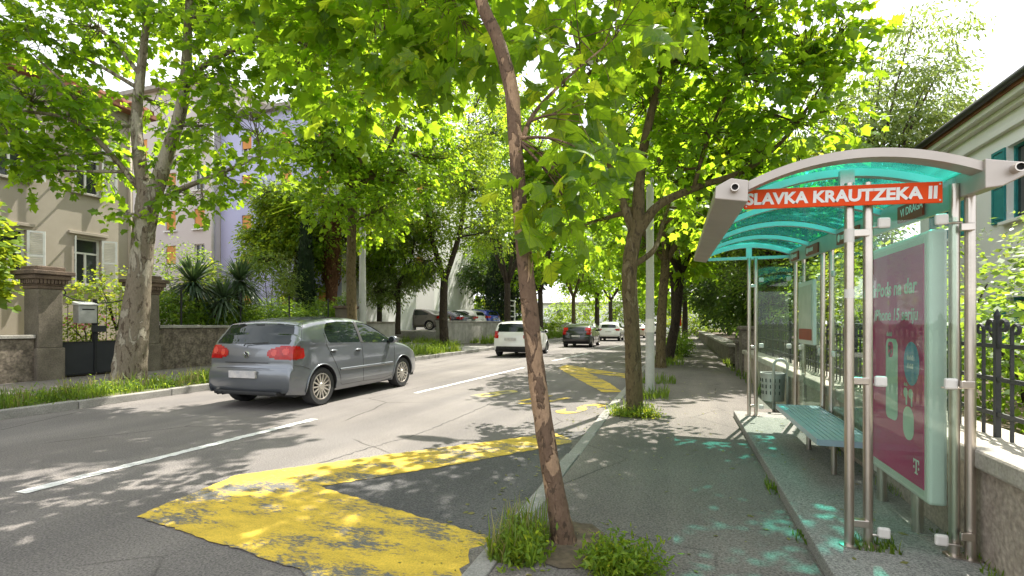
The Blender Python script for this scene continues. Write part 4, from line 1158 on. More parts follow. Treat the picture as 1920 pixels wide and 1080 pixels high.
    if det:
        for sg in (-1, 1):
            for nm, line in S.get('seams', ()):
                pts = []
                for (a, b) in zip(line, line[1:]):
                    n = max(2, int(math.hypot(b[0] - a[0], b[1] - a[1]) / .05))
                    pts += [(a[0] + (b[0] - a[0]) * i / n, a[1] + (b[1] - a[1]) * i / n) for i in range(n)]
                pts.append(line[-1])
                m = MB(); m.tube([P(x, z, sg, 0.) for x, z in pts], .0035, 5); m.build(nm, 'trim_black', root)
            for (x, z) in S.get('handles', ()):
                p = P(x, z, sg, .0)
                m = MB(); m.ball((p[0], p[1], p[2] - .004), (.075, .012, .033), 14, 8); hb = m.build('handle_cup', 'trim_black', root, smooth=True)
                m = MB(); m.ball((p[0], p[1] + sg * .018, p[2] + .004), (.09, .017, .016), 14, 8); m.build('door_handle', S['paint'], root, smooth=True)
            if S.get('rub'):
                x0, x1, z = S['rub']
                m = MB(); n = 24
                for i in range(n + 1):
                    x = x0 + (x1 - x0) * i / n
                    for z2, o in ((z - .022, .001), (z - .015, .014), (z + .015, .014), (z + .022, .001)):
                        m.v.append(P(x, z2, sg, o))
                for i in range(n):
                    for k in range(3): a = 4 * i + k; m.f.append((a, a + 1, a + 5, a + 4))
                m.build('rub_strip', S.get('rub_mat', S['paint']), root, smooth=True)
    mx, mz = S['mirror']
    for sg in (-1, 1):
        y = sg * (W(mx, mz) + .1)
        m = MB(); m.ball((mx, y, mz + .03), (.055, .105, .075), 14, 10); mo = m.build('mirror', S['paint'], root, smooth=True)
        m = MB(); m.box((mx - .02, min(y, y - sg * .15), mz - .04), (mx + .03, max(y, y - sg * .15), mz - .01)); m.build('mirror_arm', 'trim_black', mo)
        m = MB(); m.lathe([(.001, 0), (.06, 0)], 14, 'X', (mx - .056, y, mz + .03)); m.build('mirror_glass', 'car_glass', mo)
    # plate, badge, wiper, exhaust
    px, pz, pw, ph = S['plate']
    m = MB(); m.box((px - .012, -pw / 2, pz - ph / 2), (px + .03, pw / 2, pz + ph / 2)); m.build('number_plate', 'plate_grey', root, bevel=.004)
    for fn in S.get('extra', ()): fn(root)
    return root

def lens(y0, z0, y1, z1, xmax, skew=0.):
    """lamp outline wrapped round the rear corner: y0 inner edge on the tail, xmax how far it runs along the flank"""
    def f(x, y, z, k):
        if x > xmax: return False
        zc, hz = (z0 + z1) / 2, (z1 - z0) / 2
        t = (y - y0) / max(.01, (y1 - y0))
        if t < 0: return False
        hh = hz * min(1, (max(t, 0.0)) ** .42 * 1.05)
        zz = zc - skew * (1 - min(1, t))
        tail = max(0., (x - (xmax - .1)) / .1)
        return zz - hh * (1 - .25 * tail) < z < zz + hh * (1 - .55 * tail)
    return f

GOLF = dict(
    top=[(2.10, .33), (2.155, .45), (2.165, .56), (2.12, .68), (2.0, .78), (1.7, .88), (1.35, .955), (1.05, 1.01), (.78, 1.15), (.42, 1.33), (.12, 1.435), (-.3, 1.482), (-.8, 1.478), (-1.3, 1.435), (-1.62, 1.385),
         (-1.71, 1.35), (-1.74, 1.30), (-1.86, 1.13), (-1.955, 1.0), (-1.99, .9), (-2.0, .78), (-2.005, .70), (-2.035, .66), (-2.06, .58), (-2.06, .46), (-2.03, .34), (-1.98, .27)],
    bottom=[(-2.1, .26), (-1.9, .24), (-1.6, .2), (1.7, .18), (2.2, .24)], width=1.76, tumble=.40, belt=lambda x: .985 - .05 * x if x < 0 else .985 - .045 * x,
    crown=.03, bowr=.11, bowf=.22, axles=(-1.289, 1.289), wheel_r=.315, arch_r=.365, tyre_w=.215, paint='car_grey',
    side_glass=[('front_window', rounded([(-.13, 1.005), (.93, .965), (.90, 1.0), (.48, 1.235), (.22, 1.345), (-.13, 1.385)], .04)),
                ('side_window', rounded([(-.21, 1.008), (-.21, 1.387), (-.7, 1.39), (-1.02, 1.36), (-1.13, 1.24), (-1.12, 1.03)], .05))],
    wind=(.16, .98), rearwin=(1.02, 1.335, .735, .10), rw_x=-1.6,
    patches=[('tail_lamp', 'lamp_red', .006, lens(.38, .795, .62, 1.0, -1.70, .012)),
             ('lamp_inner', 'lamp_pink', .0085, lambda x, y, z, k: x < -1.75 and ((y - .505) ** 2 + (z - .895) ** 2 < .0026 or (y - .70) ** 2 + (z - .92) ** 2 < .0030)),
             ('pillar_trim', 'trim_black', .003, lambda x, y, z, k: k == 1 and -.215 < x < -.125 and 1.0 < z < 1.385),
             ('spoiler_edge', 'trim_black', .003, lambda x, y, z, k: x < -1.69 and 1.325 < z < 1.345 and y < .58),
             ('bumper_skirt', 'car_grey', .004, lambda x, y, z, k: False),
             ('roof_strip', 'trim_black', .003, lambda x, y, z, k: k == 1 and 0 > 1)],
    seams=[('door_seam', [(-.17, 1.4), (-.17, .95), (-.16, .40), (-.13, .28), (.55, .26), (.86, .3), (.93, .5), (.95, .97)]),
           ('door_seam', [(-1.17, 1.2), (-1.16, .99), (-1.08, .86), (-.95, .66), (-.84, .45), (-.8, .31), (-.75, .28), (-.15, .28)]),
           ('bumper_seam', [(-1.64, .62), (-1.75, .66), (-1.9, .70), (-1.985, .705)]),
           ('tailgate_seam', [(-1.62, 1.36), (-1.74, 1.2), (-1.83, 1.04)]),
           ('window_edge', [(-.17, 1.0), (.95, .96)])],
    handles=[(-.3, .875), (-1.0, .89)], rub=(-1.02 + .18, .86, .555), mirror=(.78, 1.0), plate=(-2.085, .56, .52, .11), rim='rim', spokes=14)
def golf_extra(root):
    m = MB(); m.lathe([(.001, -2.016), (.05, -2.012), (.056, -2.0), (.056, -1.95)], 24, 'X', (0, 0, .865)); b = m.build('badge', 'chrome', root, smooth='auto')
    m = MB(); m.lathe([(.001, -2.0175), (.043, -2.0165)], 24, 'X', (0, 0, .865)); m.build('badge_field', 'trim_black', b)
    V_ = [[(-.026, .9), (-.006, .868), (.006, .868), (.026, .9)], [(-.04, .88), (-.018, .832), (0, .86), (.018, .832), (.04, .88)]]
    for pl in V_:
        m = MB(); m.tube([(-2.0195, y, z) for y, z in pl], .0045, 6); m.build('badge_stroke', 'chrome', b)
    m = MB(); m.tube([(-2.07, -.5 - .02, .66 - .005), (-2.075, 0, .668), (-2.07, .52, .655)], .004, 6); m.build('tailgate_seam', 'trim_black', root)
    m = MB(); m.tube([(-2.0, .05, 1.0 - .1 + .1), (-1.97, .05, 1.03), (-1.93, -.36, 1.055)], .009, 6); m.build('wiper', 'trim_black', root)
    for y in (.42, .52):
        m = MB(); m.lathe([(.03, -2.06), (.03, -1.9), (.026, -1.9), (.026, -2.05)], 14, 'X', (0, y, .255)); m.build('exhaust_pipe', 'chrome', root, smooth='auto')
    m = MB(); m.box((-2.05, -.62, .235), (-1.85, .62, .30)); m.build('rear_apron', 'trim_black', root, bevel=.02)
    m = MB(); m.tube([(-1.05, 0, 1.47), (-1.12, 0, 1.52), (-1.28, 0, 1.60)], [.012, .008, .003], 6); m.build('aerial', 'trim_black', root)
    m = MB(); m.box((-2.012, -.42, .735), (-2.0, .42, .745)); m.build('tailgate_lip', 'trim_black', root)
    M = Matrix.Translation((-2.012, .66, .765)) @ Matrix.Rotation(R(-90), 4, 'Z') @ Matrix.Rotation(R(90), 4, 'X')
GOLF['extra'] = [golf_extra]

SPARK = dict(
    top=[(1.72, .3), (1.78, .45), (1.77, .6), (1.68, .75), (1.4, .88), (1.1, .97), (.85, 1.1), (.4, 1.38), (.1, 1.49), (-.4, 1.535), (-1.0, 1.52), (-1.45, 1.47), (-1.58, 1.43), (-1.63, 1.36), (-1.74, 1.1), (-1.80, .95), (-1.83, .75), (-1.86, .6), (-1.87, .45), (-1.83, .33), (-1.79, .29)],
    bottom=[(-1.9, .28), (-1.6, .24), (-1.3, .2), (1.4, .18), (1.8, .25)], width=1.62, tumble=.27, belt=lambda x: 1.0 - .05 * x,
    crown=.03, bowr=.12, bowf=.2, axles=(-1.19, 1.19), wheel_r=.29, arch_r=.335, tyre_w=.17, paint='car_white',
    side_glass=[('front_window', rounded([(-.05, 1.02), (.82, .98), (.35, 1.33), (-.05, 1.41)], .04)), ('side_window', rounded([(-.12, 1.025), (-.12, 1.41), (-.75, 1.4), (-1.0, 1.2), (-.9, 1.08)], .04))],
    wind=(.12, .95), rearwin=(1.04, 1.40, .64, .08), rw_x=-1.5,
    patches=[('tail_lamp', 'lamp_red', .006, lambda x, y, z, k: x < -1.55 and y > .56 and .80 < z < 1.10),
             ('lamp_inner', 'lamp_pink', .009, lambda x, y, z, k: x < -1.6 and (y - .68) ** 2 + (z - .9) ** 2 < .004),
             ('bumper_insert', 'trim_black', .004, lambda x, y, z, k: x < -1.6 and .29 < z < .47 and y < .60 - (.47 - z) * -.5)],
    seams=[('door_seam', [(-.085, 1.42), (-.08, .4), (-.05, .28), (.8, .28), (.85, .98)])], handles=[(-.25, .87)], rub=None, mirror=(.72, 1.02), plate=(-1.87, .76, .5, .11), rim='rim_dark', spokes=10)
C30 = dict(
    top=[(2.05, .3), (2.12, .45), (2.1, .6), (2.0, .74), (1.7, .84), (1.2, .94), (.9, 1.04), (.4, 1.3), (.1, 1.4), (-.35, 1.445), (-.9, 1.42), (-1.5, 1.33), (-1.75, 1.25), (-1.83, 1.18), (-1.98, .98), (-2.04, .85), (-2.07, .72), (-2.12, .6), (-2.13, .45), (-2.08, .32), (-2.02, .27)],
    bottom=[(-2.15, .27), (-1.9, .23), (-1.5, .19), (1.6, .18), (2.1, .24)], width=1.78, tumble=.42, belt=lambda x: .97 - .05 * x,
    crown=.03, bowr=.16, bowf=.2, axles=(-1.32, 1.32), wheel_r=.315, arch_r=.36, tyre_w=.2, paint='car_black',
    side_glass=[('front_window', rounded([(-.3, .99), (.88, .95), (.4, 1.24), (-.3, 1.35)], .04)), ('side_window', rounded([(-.38, .995), (-.38, 1.35), (-.9, 1.31), (-1.3, 1.15), (-1.1, 1.03)], .04))],
    wind=(.14, .95), rearwin=(.93, 1.2, .50, .05), rw_x=-1.75,
    patches=[('tail_lamp', 'lamp_red', .006, lambda x, y, z, k: x < -1.62 and ((y > .60 - (z - .75) * .0 and .75 < z < .98) or (y > .52 and .98 <= z < 1.18 and k >= 0)))],
    seams=[('door_seam', [(-.34, 1.36), (-.33, .4), (-.3, .28), (.8, .28), (.9, .97)])], handles=[(-.15, .86)], rub=None, mirror=(.72, .99), plate=(-2.115, .68, .5, .11), rim='rim', spokes=10)
SUV = dict(
    top=[(2.1, .35), (2.18, .5), (2.16, .7), (2.05, .88), (1.7, 1.0), (1.25, 1.07), (.95, 1.16), (.45, 1.46), (.15, 1.57), (-.3, 1.62), (-.9, 1.6), (-1.5, 1.53), (-1.78, 1.46), (-1.86, 1.38), (-2.0, 1.12), (-2.07, 1.0), (-2.1, .85), (-2.15, .68), (-2.16, .5), (-2.1, .38), (-2.04, .33)],
    bottom=[(-2.2, .33), (-1.9, .28), (-1.5, .24), (1.6, .23), (2.1, .3)], width=1.82, tumble=.36, belt=lambda x: 1.08 - .05 * x,
    crown=.03, bowr=.14, bowf=.2, axles=(-1.32, 1.32), wheel_r=.34, arch_r=.39, tyre_w=.21, paint='car_white',
    side_glass=[('front_window', rounded([(-.13, 1.1), (.92, 1.06), (.4, 1.4), (-.13, 1.5)], .04)), ('side_window', rounded([(-.2, 1.105), (-.2, 1.5), (-.9, 1.49), (-1.4, 1.3), (-1.25, 1.15)], .04))],
    wind=(.18, 1.0), rearwin=(1.12, 1.4, .62, .06), rw_x=-1.75,
    patches=[('tail_lamp', 'lamp_red', .006, lens(.5, .88, .86, 1.06, -1.62)), ('bumper_insert', 'trim_black', .004, lambda x, y, z, k: z < .42 and abs(x) > 1.75)],
    seams=[], handles=[], rub=None, mirror=(.78, 1.1), plate=(-2.13, .8, .5, .11), rim='rim', spokes=10)
SEDAN = dict(
    top=[(2.2, .3), (2.28, .45), (2.26, .58), (2.15, .7), (1.8, .82), (1.3, .92), (1.0, 1.0), (.5, 1.28), (.2, 1.39), (-.3, 1.435), (-.8, 1.4), (-1.2, 1.29), (-1.6, 1.1), (-1.8, 1.03), (-2.1, 1.0), (-2.18, .96), (-2.22, .8), (-2.26, .6), (-2.25, .45), (-2.2, .33), (-2.15, .28)],
    bottom=[(-2.3, .28), (-2., .23), (-1.6, .2), (1.7, .18), (2.2, .24)], width=1.78, tumble=.40, belt=lambda x: .96 - .04 * x,
    crown=.03, bowr=.14, bowf=.22, axles=(-1.33, 1.36), wheel_r=.315, arch_r=.36, tyre_w=.2, paint='car_taupe',
    side_glass=[('front_window', rounded([(-.1, .98), (.95, .94), (.5, 1.22), (-.1, 1.345)], .04)), ('side_window', rounded([(-.17, .985), (-.17, 1.345), (-.7, 1.31), (-1.3, 1.08), (-1.2, 1.01)], .04))],
    wind=(.24, 1.02), rearwin=(1.06, 1.35, .6, .06), rw_x=-.85,
    patches=[('tail_lamp', 'lamp_red', .006, lens(.45, .76, .86, .94, -1.85)), ('head_lamp', 'lamp_clear', .006, lambda x, y, z, k: x > 1.75 and y > .5 and .60 < z < .76)],
    seams=[('door_seam', [(-.135, 1.35), (-.13, .4), (-.1, .28), (.9, .28), (.97, .95)])], handles=[(-.3, .86), (-1.1, .87)], rub=None, mirror=(.82, .98), plate=(-2.24, .7, .5, .11), rim='rim', spokes=10)

car('grey_hatchback', 'metallic grey five door hatchback parked nearest, seen from its rear right corner', GOLF, (-6.78, 8.52, .0), R(90.5), 1.045, nst=230, nl=40, ns=48)
car('white_hatchback', 'small white hatchback on the road behind the leaning young trunk', SPARK, (-6.7, 21.6, 0), R(90), 1.0, nst=110, ns=32)
car('black_hatchback', 'black hatchback with tall red tail lamps on the street', C30, (-5.75, 30.9, 0), R(90), .98, nst=90, ns=28)
def var(S, **k):
    d = dict(S); d.update(k); return d
far = dict(nst=70, nl=10, ns=22, det=False)
car('white_car', 'white crossover car ahead of the black hatchback', SUV, (-5.35, 41.8, 0), R(90), .95, **far)
car('beige_car', 'beige car far up the street ahead of the white crossover', var(SEDAN, paint='car_beige'), (-4.0, 50.5, 0), R(90), 1., **far)
car('white_van', 'small white car farthest up the street near the right trees', var(SUV, paint='car_silver'), (-2.6, 62, 0), R(90), 1., **far)
car('blue_car', 'pale blue car parked far up the left kerb', var(SEDAN, paint='car_silver'), (-8.2, 47.5, 0), R(90), 1., **far)
car('taupe_sedan', 'dark taupe car parked sideways in the courtyard beside the white wall', SEDAN, (-17.3, 31.0, .95), R(180), 1.02, nst=90, ns=28)
car('navy_car', 'dark navy car parked in the courtyard with its tail to the street', var(SEDAN, paint='car_navy'), (-16.6, 34.2, .95), R(160), 1., **far)
car('white_estate', 'white car parked in the courtyard between navy and blue cars', var(SUV, paint='car_white'), (-16.5, 36.4, .95), R(172), .95, **far)
car('blue_crossover', 'bright blue crossover parked at the right end of the courtyard', var(SUV, paint='car_blue'), (-16.2, 38.6, .95), R(165), 1.0, **far)
# ================================================================ STREET FURNITURE
def lamp_post(label, x, y, h, r0, r1, arm=1.2, mat='pole_grey', sg=-1, z0=.1):
    t = thing('street_lamp', label, 'lamp post', (x, y, z0))
    m = MB(); m.tube([(x, y, z0), (x, y, h * .45), (x, y, h)], [r0, (r0 + r1) / 2, r1], 16); m.build('pole', mat, t, smooth='auto')
    m = MB(); m.tube([(x, y, h - .05), (x + sg * .15, y, h + .12), (x + sg * arm, y - .1, h + .25)], [.03, .028, .025], 10); m.build('arm', 'pole_grey', t, smooth=True)
    m = MB(); m.ball((x + sg * (arm + .3), y - .12, h + .25), (.42, .14, .07), 16, 10); m.build('lamp_head', 'pole_grey', t, smooth=True)
    m = MB(); m.ball((x + sg * (arm + .34), y - .12, h + .21), (.28, .1, .06), 14, 8); m.build('lamp_glass', 'white_wood', t, smooth=True)
    return t
lp = lamp_post('grey street lamp post behind the second tree on the right', -.53, 9.65, 6.2, .085, .055, .9)
m = MB(); m.tube([(-.53, 9.65, 1.25), (-.53, 9.65, 1.5)], .083, 16); m.build('sticker', 'clamp_white', lp, smooth='auto')
lamp_post('grey concrete lamp post by the ivy topped pillar across the street', -13.3, 18.9, 8.2, .19, .1, 1.6, sg=1)
t = thing('red_sign', 'small red street sign far along the right pavement', 'sign', (-.3, 46, .1))
m = MB(); m.tube([(-.3, 46, .1), (-.3, 46, 2.2)], .03, 8); m.build('post', 'zinc', t)
m = MB(); m.box((-.72, 45.95, 1.2), (.12, 46., 2.3)); m.build('board', 'sign_red', t)
m = MB(); m.box((-.55, 45.945, 1.6), (-.05, 45.949, 1.9)); m.build('white_field', 'letter_white', t)
t = thing('garden_lattice', 'white garden lattice frame beside the far concrete wall', 'lattice', (-12.7, 38, .12))
for k in range(5):
    m = MB(); m.box((-12.72, 37.2, 1.5 + k * .42), (-12.68, 38.6, 1.58 + k * .42)); m.build('slat', 'white_wood', t)
for y in (37.2, 38.6):
    m = MB(); m.box((-12.74, y - .04, .12), (-12.66, y + .04, 3.3)); m.build('post', 'white_wood', t)

# ================================================================ VEGETATION
def tmpl(kind):
    if kind == 'plane':      # five lobed leaf, folded along the midrib
        half = [(0, 0), (-.07, .20), (.08, .50), (.20, .31), (.34, .40), (.52, .55), (.56, .30), (.70, .22), (1.0, 0)]
        v = [(.36, 0, 0.0)]; f = []
        for s in (1, -1):
            k = len(v)
            for x, y in half: v.append((x, y * s, -.16 * abs(y) - .16 * x * x + .04 - .5 * max(0, abs(y) - .3) + (.05 if y == .55 else 0)))
            n = len(half)
            for i in range(n - 1): f.append((0, k + i, k + i + 1) if s < 0 else (0, k + i + 1, k + i))
        return np.array(v), np.array(f)
    if kind == 'lobed':      # cheaper: 6 triangles
        v = [(.3, 0, 0), (0, 0, 0), (.12, .46, -.07), (.5, .42, -.1), (1, 0, -.1), (.5, -.42, -.1), (.12, -.46, -.07)]
        f = [(0, 2, 1), (0, 3, 2), (0, 4, 3), (0, 5, 4), (0, 6, 5), (0, 1, 6)]
        return np.array(v), np.array(f)
    if kind == 'oval':
        v = [(0, 0, 0), (.45, .3, -.05), (1, 0, -.1), (.45, -.3, -.05)]
        return np.array(v), np.array([(0, 2, 1), (0, 3, 2)])
    if kind == 'narrow':
        v = [(0, 0, 0), (.45, .17, -.03), (1, 0, -.12), (.45, -.17, -.03)]
        return np.array(v), np.array([(0, 2, 1), (0, 3, 2)])
def unit(a): return a / np.maximum(1e-9, np.linalg.norm(a, axis=-1, keepdims=True))
def leaf_mesh(name, P, T, N, S, kind, mat, parent, tone=None, rs=None, stuff=True):
    tv, tf = tmpl(kind)
    T = unit(T); N = unit(N - T * (N * T).sum(1, keepdims=True)); B = np.cross(N, T)
    off = np.array(LOC[parent]) if parent is not None else 0.
    n = len(P); k = len(tv)
    co = (P - off)[:, None, :] + S[:, None, None] * (tv[None, :, 0:1] * T[:, None, :] + tv[None, :, 1:2] * B[:, None, :] + tv[None, :, 2:3] * N[:, None, :])
    fi = (tf[None] + (np.arange(n) * k)[:, None, None]).reshape(-1)
    me = bpy.data.meshes.new(name)
    nf = n * len(tf)
    me.vertices.add(n * k); me.vertices.foreach_set('co', co.reshape(-1).astype(np.float32))
    me.loops.add(nf * 3); me.loops.foreach_set('vertex_index', fi.astype(np.int32))
    me.polygons.add(nf); me.polygons.foreach_set('loop_start', np.arange(0, nf * 3, 3, dtype=np.int32))
    try: me.polygons.foreach_set('loop_total', np.full(nf, 3, dtype=np.int32))
    except Exception: pass
    me.update(calc_edges=True)
    if tone is None: tone = (rs or np.random.RandomState(1)).rand(n)
    a = me.attributes.new('tone', 'FLOAT', 'POINT'); a.data.foreach_set('value', np.repeat(tone, k).astype(np.float32))
    o = link_mesh(name, me, mat, parent)
    if stuff: o['kind'] = 'stuff'
    return o
def sprays(rs, c, r, n, per, L, size, droop=.15, fill=.45, flat=.55):
    """leafy twigs in a blob: returns leaf arrays and twig segments"""
    c = np.array(c); r = np.array(r) if hasattr(r, '__len__') else np.array([r, r, r * .75])
    d = unit(rs.normal(size=(n, 3))); rad = rs.rand(n) ** fill
    p = c + d * r * rad[:, None]
    out = unit(d * [1, 1, .5] + rs.normal(size=(n, 3)) * .45 + [0, 0, -droop])
    side = unit(np.cross(out, [0, 0, 1.]) + rs.normal(size=(n, 3)) * .05)
    t = (np.arange(per) + .5) / per
    sgn = np.where(np.arange(per) % 2, 1., -1.)
    P = p[:, None] + out[:, None] * (t[None, :, None] * L) + side[:, None] * (sgn[None, :, None] * .25 * size) + rs.normal(size=(n, per, 3)) * size * .25
    P[..., 2] -= (t[None, :] ** 2) * L * .25
    T = out[:, None] * (.35 + .8 * t[None, :, None]) + side[:, None] * (sgn * (1.1 - .7 * t))[None, :, None] + rs.normal(size=(n, per, 3)) * .35 + np.array([0, 0, -.35 - droop])
    N = np.array([0, 0, 1.]) + rs.normal(size=(n, per, 3)) * flat + out[:, None] * .25
    S = size * (.4 + .85 * rs.rand(n, per))
    tone = np.clip(rs.rand(n)[:, None] * .6 + rs.rand(n, per) * .4, 0, 1)
    return P.reshape(-1, 3), T.reshape(-1, 3), N.reshape(-1, 3), S.reshape(-1), tone.reshape(-1), p, out
def limb(mb, a, b, r0, r1, rng, n=6, sag=.12, bend=.12):
    a, b = Vector(a), Vector(b); L = (b - a).length
    pts = []
    w1 = Vector((rng.uniform(-1, 1), rng.uniform(-1, 1), rng.uniform(-.3, 1))) * bend * L
    for i in range(n + 1):
        t = i / n
        pts.append(a.lerp(b, t) + w1 * math.sin(math.pi * t) * .6)
    mb.tube(pts, [r0 + (r1 - r0) * (i / n) for i in range(n + 1)], 7 if r0 > .03 else 5, cap=False)
    return pts
def tree(label, trunk, limbs, blobs, size, kind, lmat, bmat, seed, dens=1., per=9, twig=True, L=.5, name='plane_tree', trunk_n=16, keep=0, droop=.15, flat=.55, cat='tree', twigr=.006, group=None, lr=.05):
    """trunk: list of (point, radius); limbs: list of lists of (point, radius); blobs: (centre, radius, sprays)"""
    rs = np.random.RandomState(seed); rng = random.Random(seed)
    base = trunk[0][0]
    t = thing(name, label, cat, tuple(base), group=group)
    def smooth(path, k=5):
        pts = spl([p for p, _ in path], k); rr = []
        for (p, a), (q, b) in zip(path, path[1:]): rr += [a + (b - a) * i / k for i in range(k)]
        rr.append(path[-1][1]); return pts, rr
    m = MB(); pts, rr = smooth(trunk, 8); m.tube(pts, rr, trunk_n, True, .05, rng); m.build('trunk', bmat, t, smooth=True)
    nodes = [(p, r) for p, r in zip(pts, rr)][len(pts) // 2:]
    for lb in limbs:
        m = MB(); p2, r2 = smooth(lb); m.tube(p2, r2, 10, True, .05, rng); m.build('limb', bmat, t, smooth=True)
        nodes += list(zip(p2, r2))[2:]
    A = [[] for _ in range(5)]
    tw = MB()
    for c, r, n in blobs:
        n = max(3, int(n * dens))
        P, T, N, S, tone, p, out = sprays(rs, c, r, n, per, L, size, droop, .45, flat)
        for q, v in zip(A, (P, T, N, S, tone)): q.append(v)
        cv = Vector(c)
        nd = min(nodes, key=lambda q: (q[0] - cv).length + max(0, q[0].z - cv.z) * .8)
        lp_ = limb(tw, nd[0], cv, min(nd[1] * .7, lr + .2 * lr * (cv - nd[0]).length), min(.012, lr * .3), rng)
        if twig:
            st = 1 if n < 70 else 2
            for a, o in zip(p[::st], out[::st]):
                s = lp_[rng.randrange(2, len(lp_))]
                e = Vector(a + o * L * .7)
                tw.tube([s, Vector(a) + Vector((0, 0, .03)), e], [twigr * 1.6, twigr, twigr * .4], 3, cap=False)
    if tw.v: tw.build('branches', bmat, t, smooth=True, kind='stuff', fix=False)
    P, T, N, S, tone = [np.concatenate(q) for q in A]
    if keep:      # the largest leaves in view are single parts
        camv = np.array([0, 0, EYE]); rel = P - camv
        zc = -rel[:, 0] * ST + rel[:, 1] * CT; xc = rel[:, 0] * CT + rel[:, 1] * ST
        u = 960 + F_PX * xc / np.maximum(zc, .1); v = 606 - F_PX * rel[:, 2] / np.maximum(zc, .1)
        vis = (zc > .5) & (u > 0) & (u < 1920) & (v > 0) & (v < 1080)
        score = np.where(vis, S / np.maximum(zc, .3), 0)
        idx = np.argsort(-score)[:keep]; rest = np.setdiff1d(np.arange(len(P)), idx)
        variants = []
        tv, tf = tmpl(kind)
        for q in range(4):
            me = bpy.data.meshes.new('leaf'); w = tv.copy(); w[:, 2] += (q - 1.5) * .08 * w[:, 0] ** 2 + (q % 2) * .06 * w[:, 1]
            me.from_pydata(w.tolist(), [], tf.tolist()); me.materials.append(MATS['leaf_near'])
            a = me.attributes.new('tone', 'FLOAT', 'POINT'); a.data.foreach_set('value', np.full(len(w), .2 + .25 * q, dtype=np.float32)); variants.append(me)
        for i in idx:
            T1 = Vector(T[i]).normalized(); N1 = Vector(N[i]); N1 = (N1 - T1 * N1.dot(T1)).normalized(); B1 = N1.cross(T1)
            o = bpy.data.objects.new('leaf', variants[int(i) % 4]); COL.objects.link(o); o.parent = t; LOC[o] = LOC[t]
            Mx = Matrix((T1, B1, N1)).transposed().to_4x4() @ Matrix.Scale(float(S[i]), 4); Mx.translation = Vector(P[i]) - LOC[t]
            o.matrix_local = Mx
        P, T, N, S, tone = P[rest], T[rest], N[rest], S[rest], tone[rest]
    leaf_mesh('crown', P, T, N, S, kind, lmat, t, tone)
    return t
def A_(px, py, d, r): return (at(px, py, d), r)

# --- the young leaning plane tree by the kerb
trunk = [A_(1064, 1045, 3.05, .095), A_(1056, 1005, 3.05, .072), A_(1040, 920, 3.07, .062), A_(1011, 740, 3.1, .055), A_(991, 560, 3.12, .051), A_(976, 400, 3.15, .047), A_(966, 260, 3.15, .043), A_(958, 165, 3.2, .047),
         A_(932, 70, 3.25, .041), A_(902, 0, 3.3, .041), A_(880, -130, 3.45, .042), A_(885, -330, 3.6, .036), A_(910, -560, 3.8, .025)]
limbs = [[A_(970, 290, 3.15, .022), A_(1000, 215, 3.3, .014), A_(1060, 150, 3.6, .01), A_(1130, 90, 3.9, .006)],
         [A_(905, 5, 3.3, .026), A_(850, -60, 3.8, .018), A_(760, -90, 4.6, .012), A_(640, -100, 5.4, .008)],
         [A_(890, -200, 3.5, .025), A_(1000, -300, 4.2, .018), A_(1150, -280, 5, .01)],
         [A_(890, -250, 3.5, .025), A_(760, -420, 3.4, .018), A_(560, -560, 3.4, .01)],
         [A_(890, -350, 3.6, .022), A_(1050, -620, 3.2, .015), A_(1250, -800, 3.0, .008)]]
B = []
for px, py, d, r, n in ((1085, 60, 3.5, .38, 9), (1160, 50, 4.2, .4, 10), (1075, 160, 3.5, .24, 7), (1085, 215, 3.2, .2, 5), (1078, 275, 3.0, .14, 3), (1055, 335, 3.05, .11, 2), (1080, 330, 3.15, .12, 3), (1055, 365, 3.1, .08, 2),
                        (880, 60, 4.6, .4, 10), (800, 20, 4.8, .45, 14), (720, 60, 5.4, .55, 16), (640, 40, 5.6, .6, 16), (600, 120, 6.2, .5, 12), (700, 170, 6.4, .5, 12), (800, 110, 5.6, .4, 9), (540, 10, 5.6, .5, 12),
                        (1180, -60, 4.2, .6, 16), (1040, -130, 4.0, .7, 18), (880, -160, 4.6, .8, 20), (720, -150, 5.2, .8, 20), (1150, -260, 5.0, .8, 16), (960, -330, 4.6, .9, 18), (760, -420, 3.8, .8, 16), (560, -540, 3.6, .8, 14), (930, -620, 4.0, .9, 16), (1220, -760, 3.2, .7, 12)):
    B.append((at(px, py, d), r, int(n * (1.5 if px < 900 and py > -100 else .85))))
B += [(Vector(c), r_, n_) for c, r_, n_ in (((-3.0, 5.0, 5.6), .8, 30), ((-4.1, 5.2, 5.9), .8, 28), ((-5.1, 5.8, 6.3), .8, 24), ((-3.6, 3.8, 5.3), .7, 24), ((-4.9, 4.2, 5.9), .7, 22), ((-2.2, 3.4, 5.0), .6, 14), ((-1.4, 5.8, 6.0), .8, 26), ((.3, 7.3, 6.3), .8, 24))]  # extra foliage, mostly above the view, added to shade road and pavement

tree('slender young plane tree with flaking pinkish bark leaning over the kerb', trunk, limbs, B, .175, 'plane', 'leaf_plane', 'bark_young', 11, 1., 9, True, .45, keep=290, trunk_n=22, twigr=.003, lr=.012)

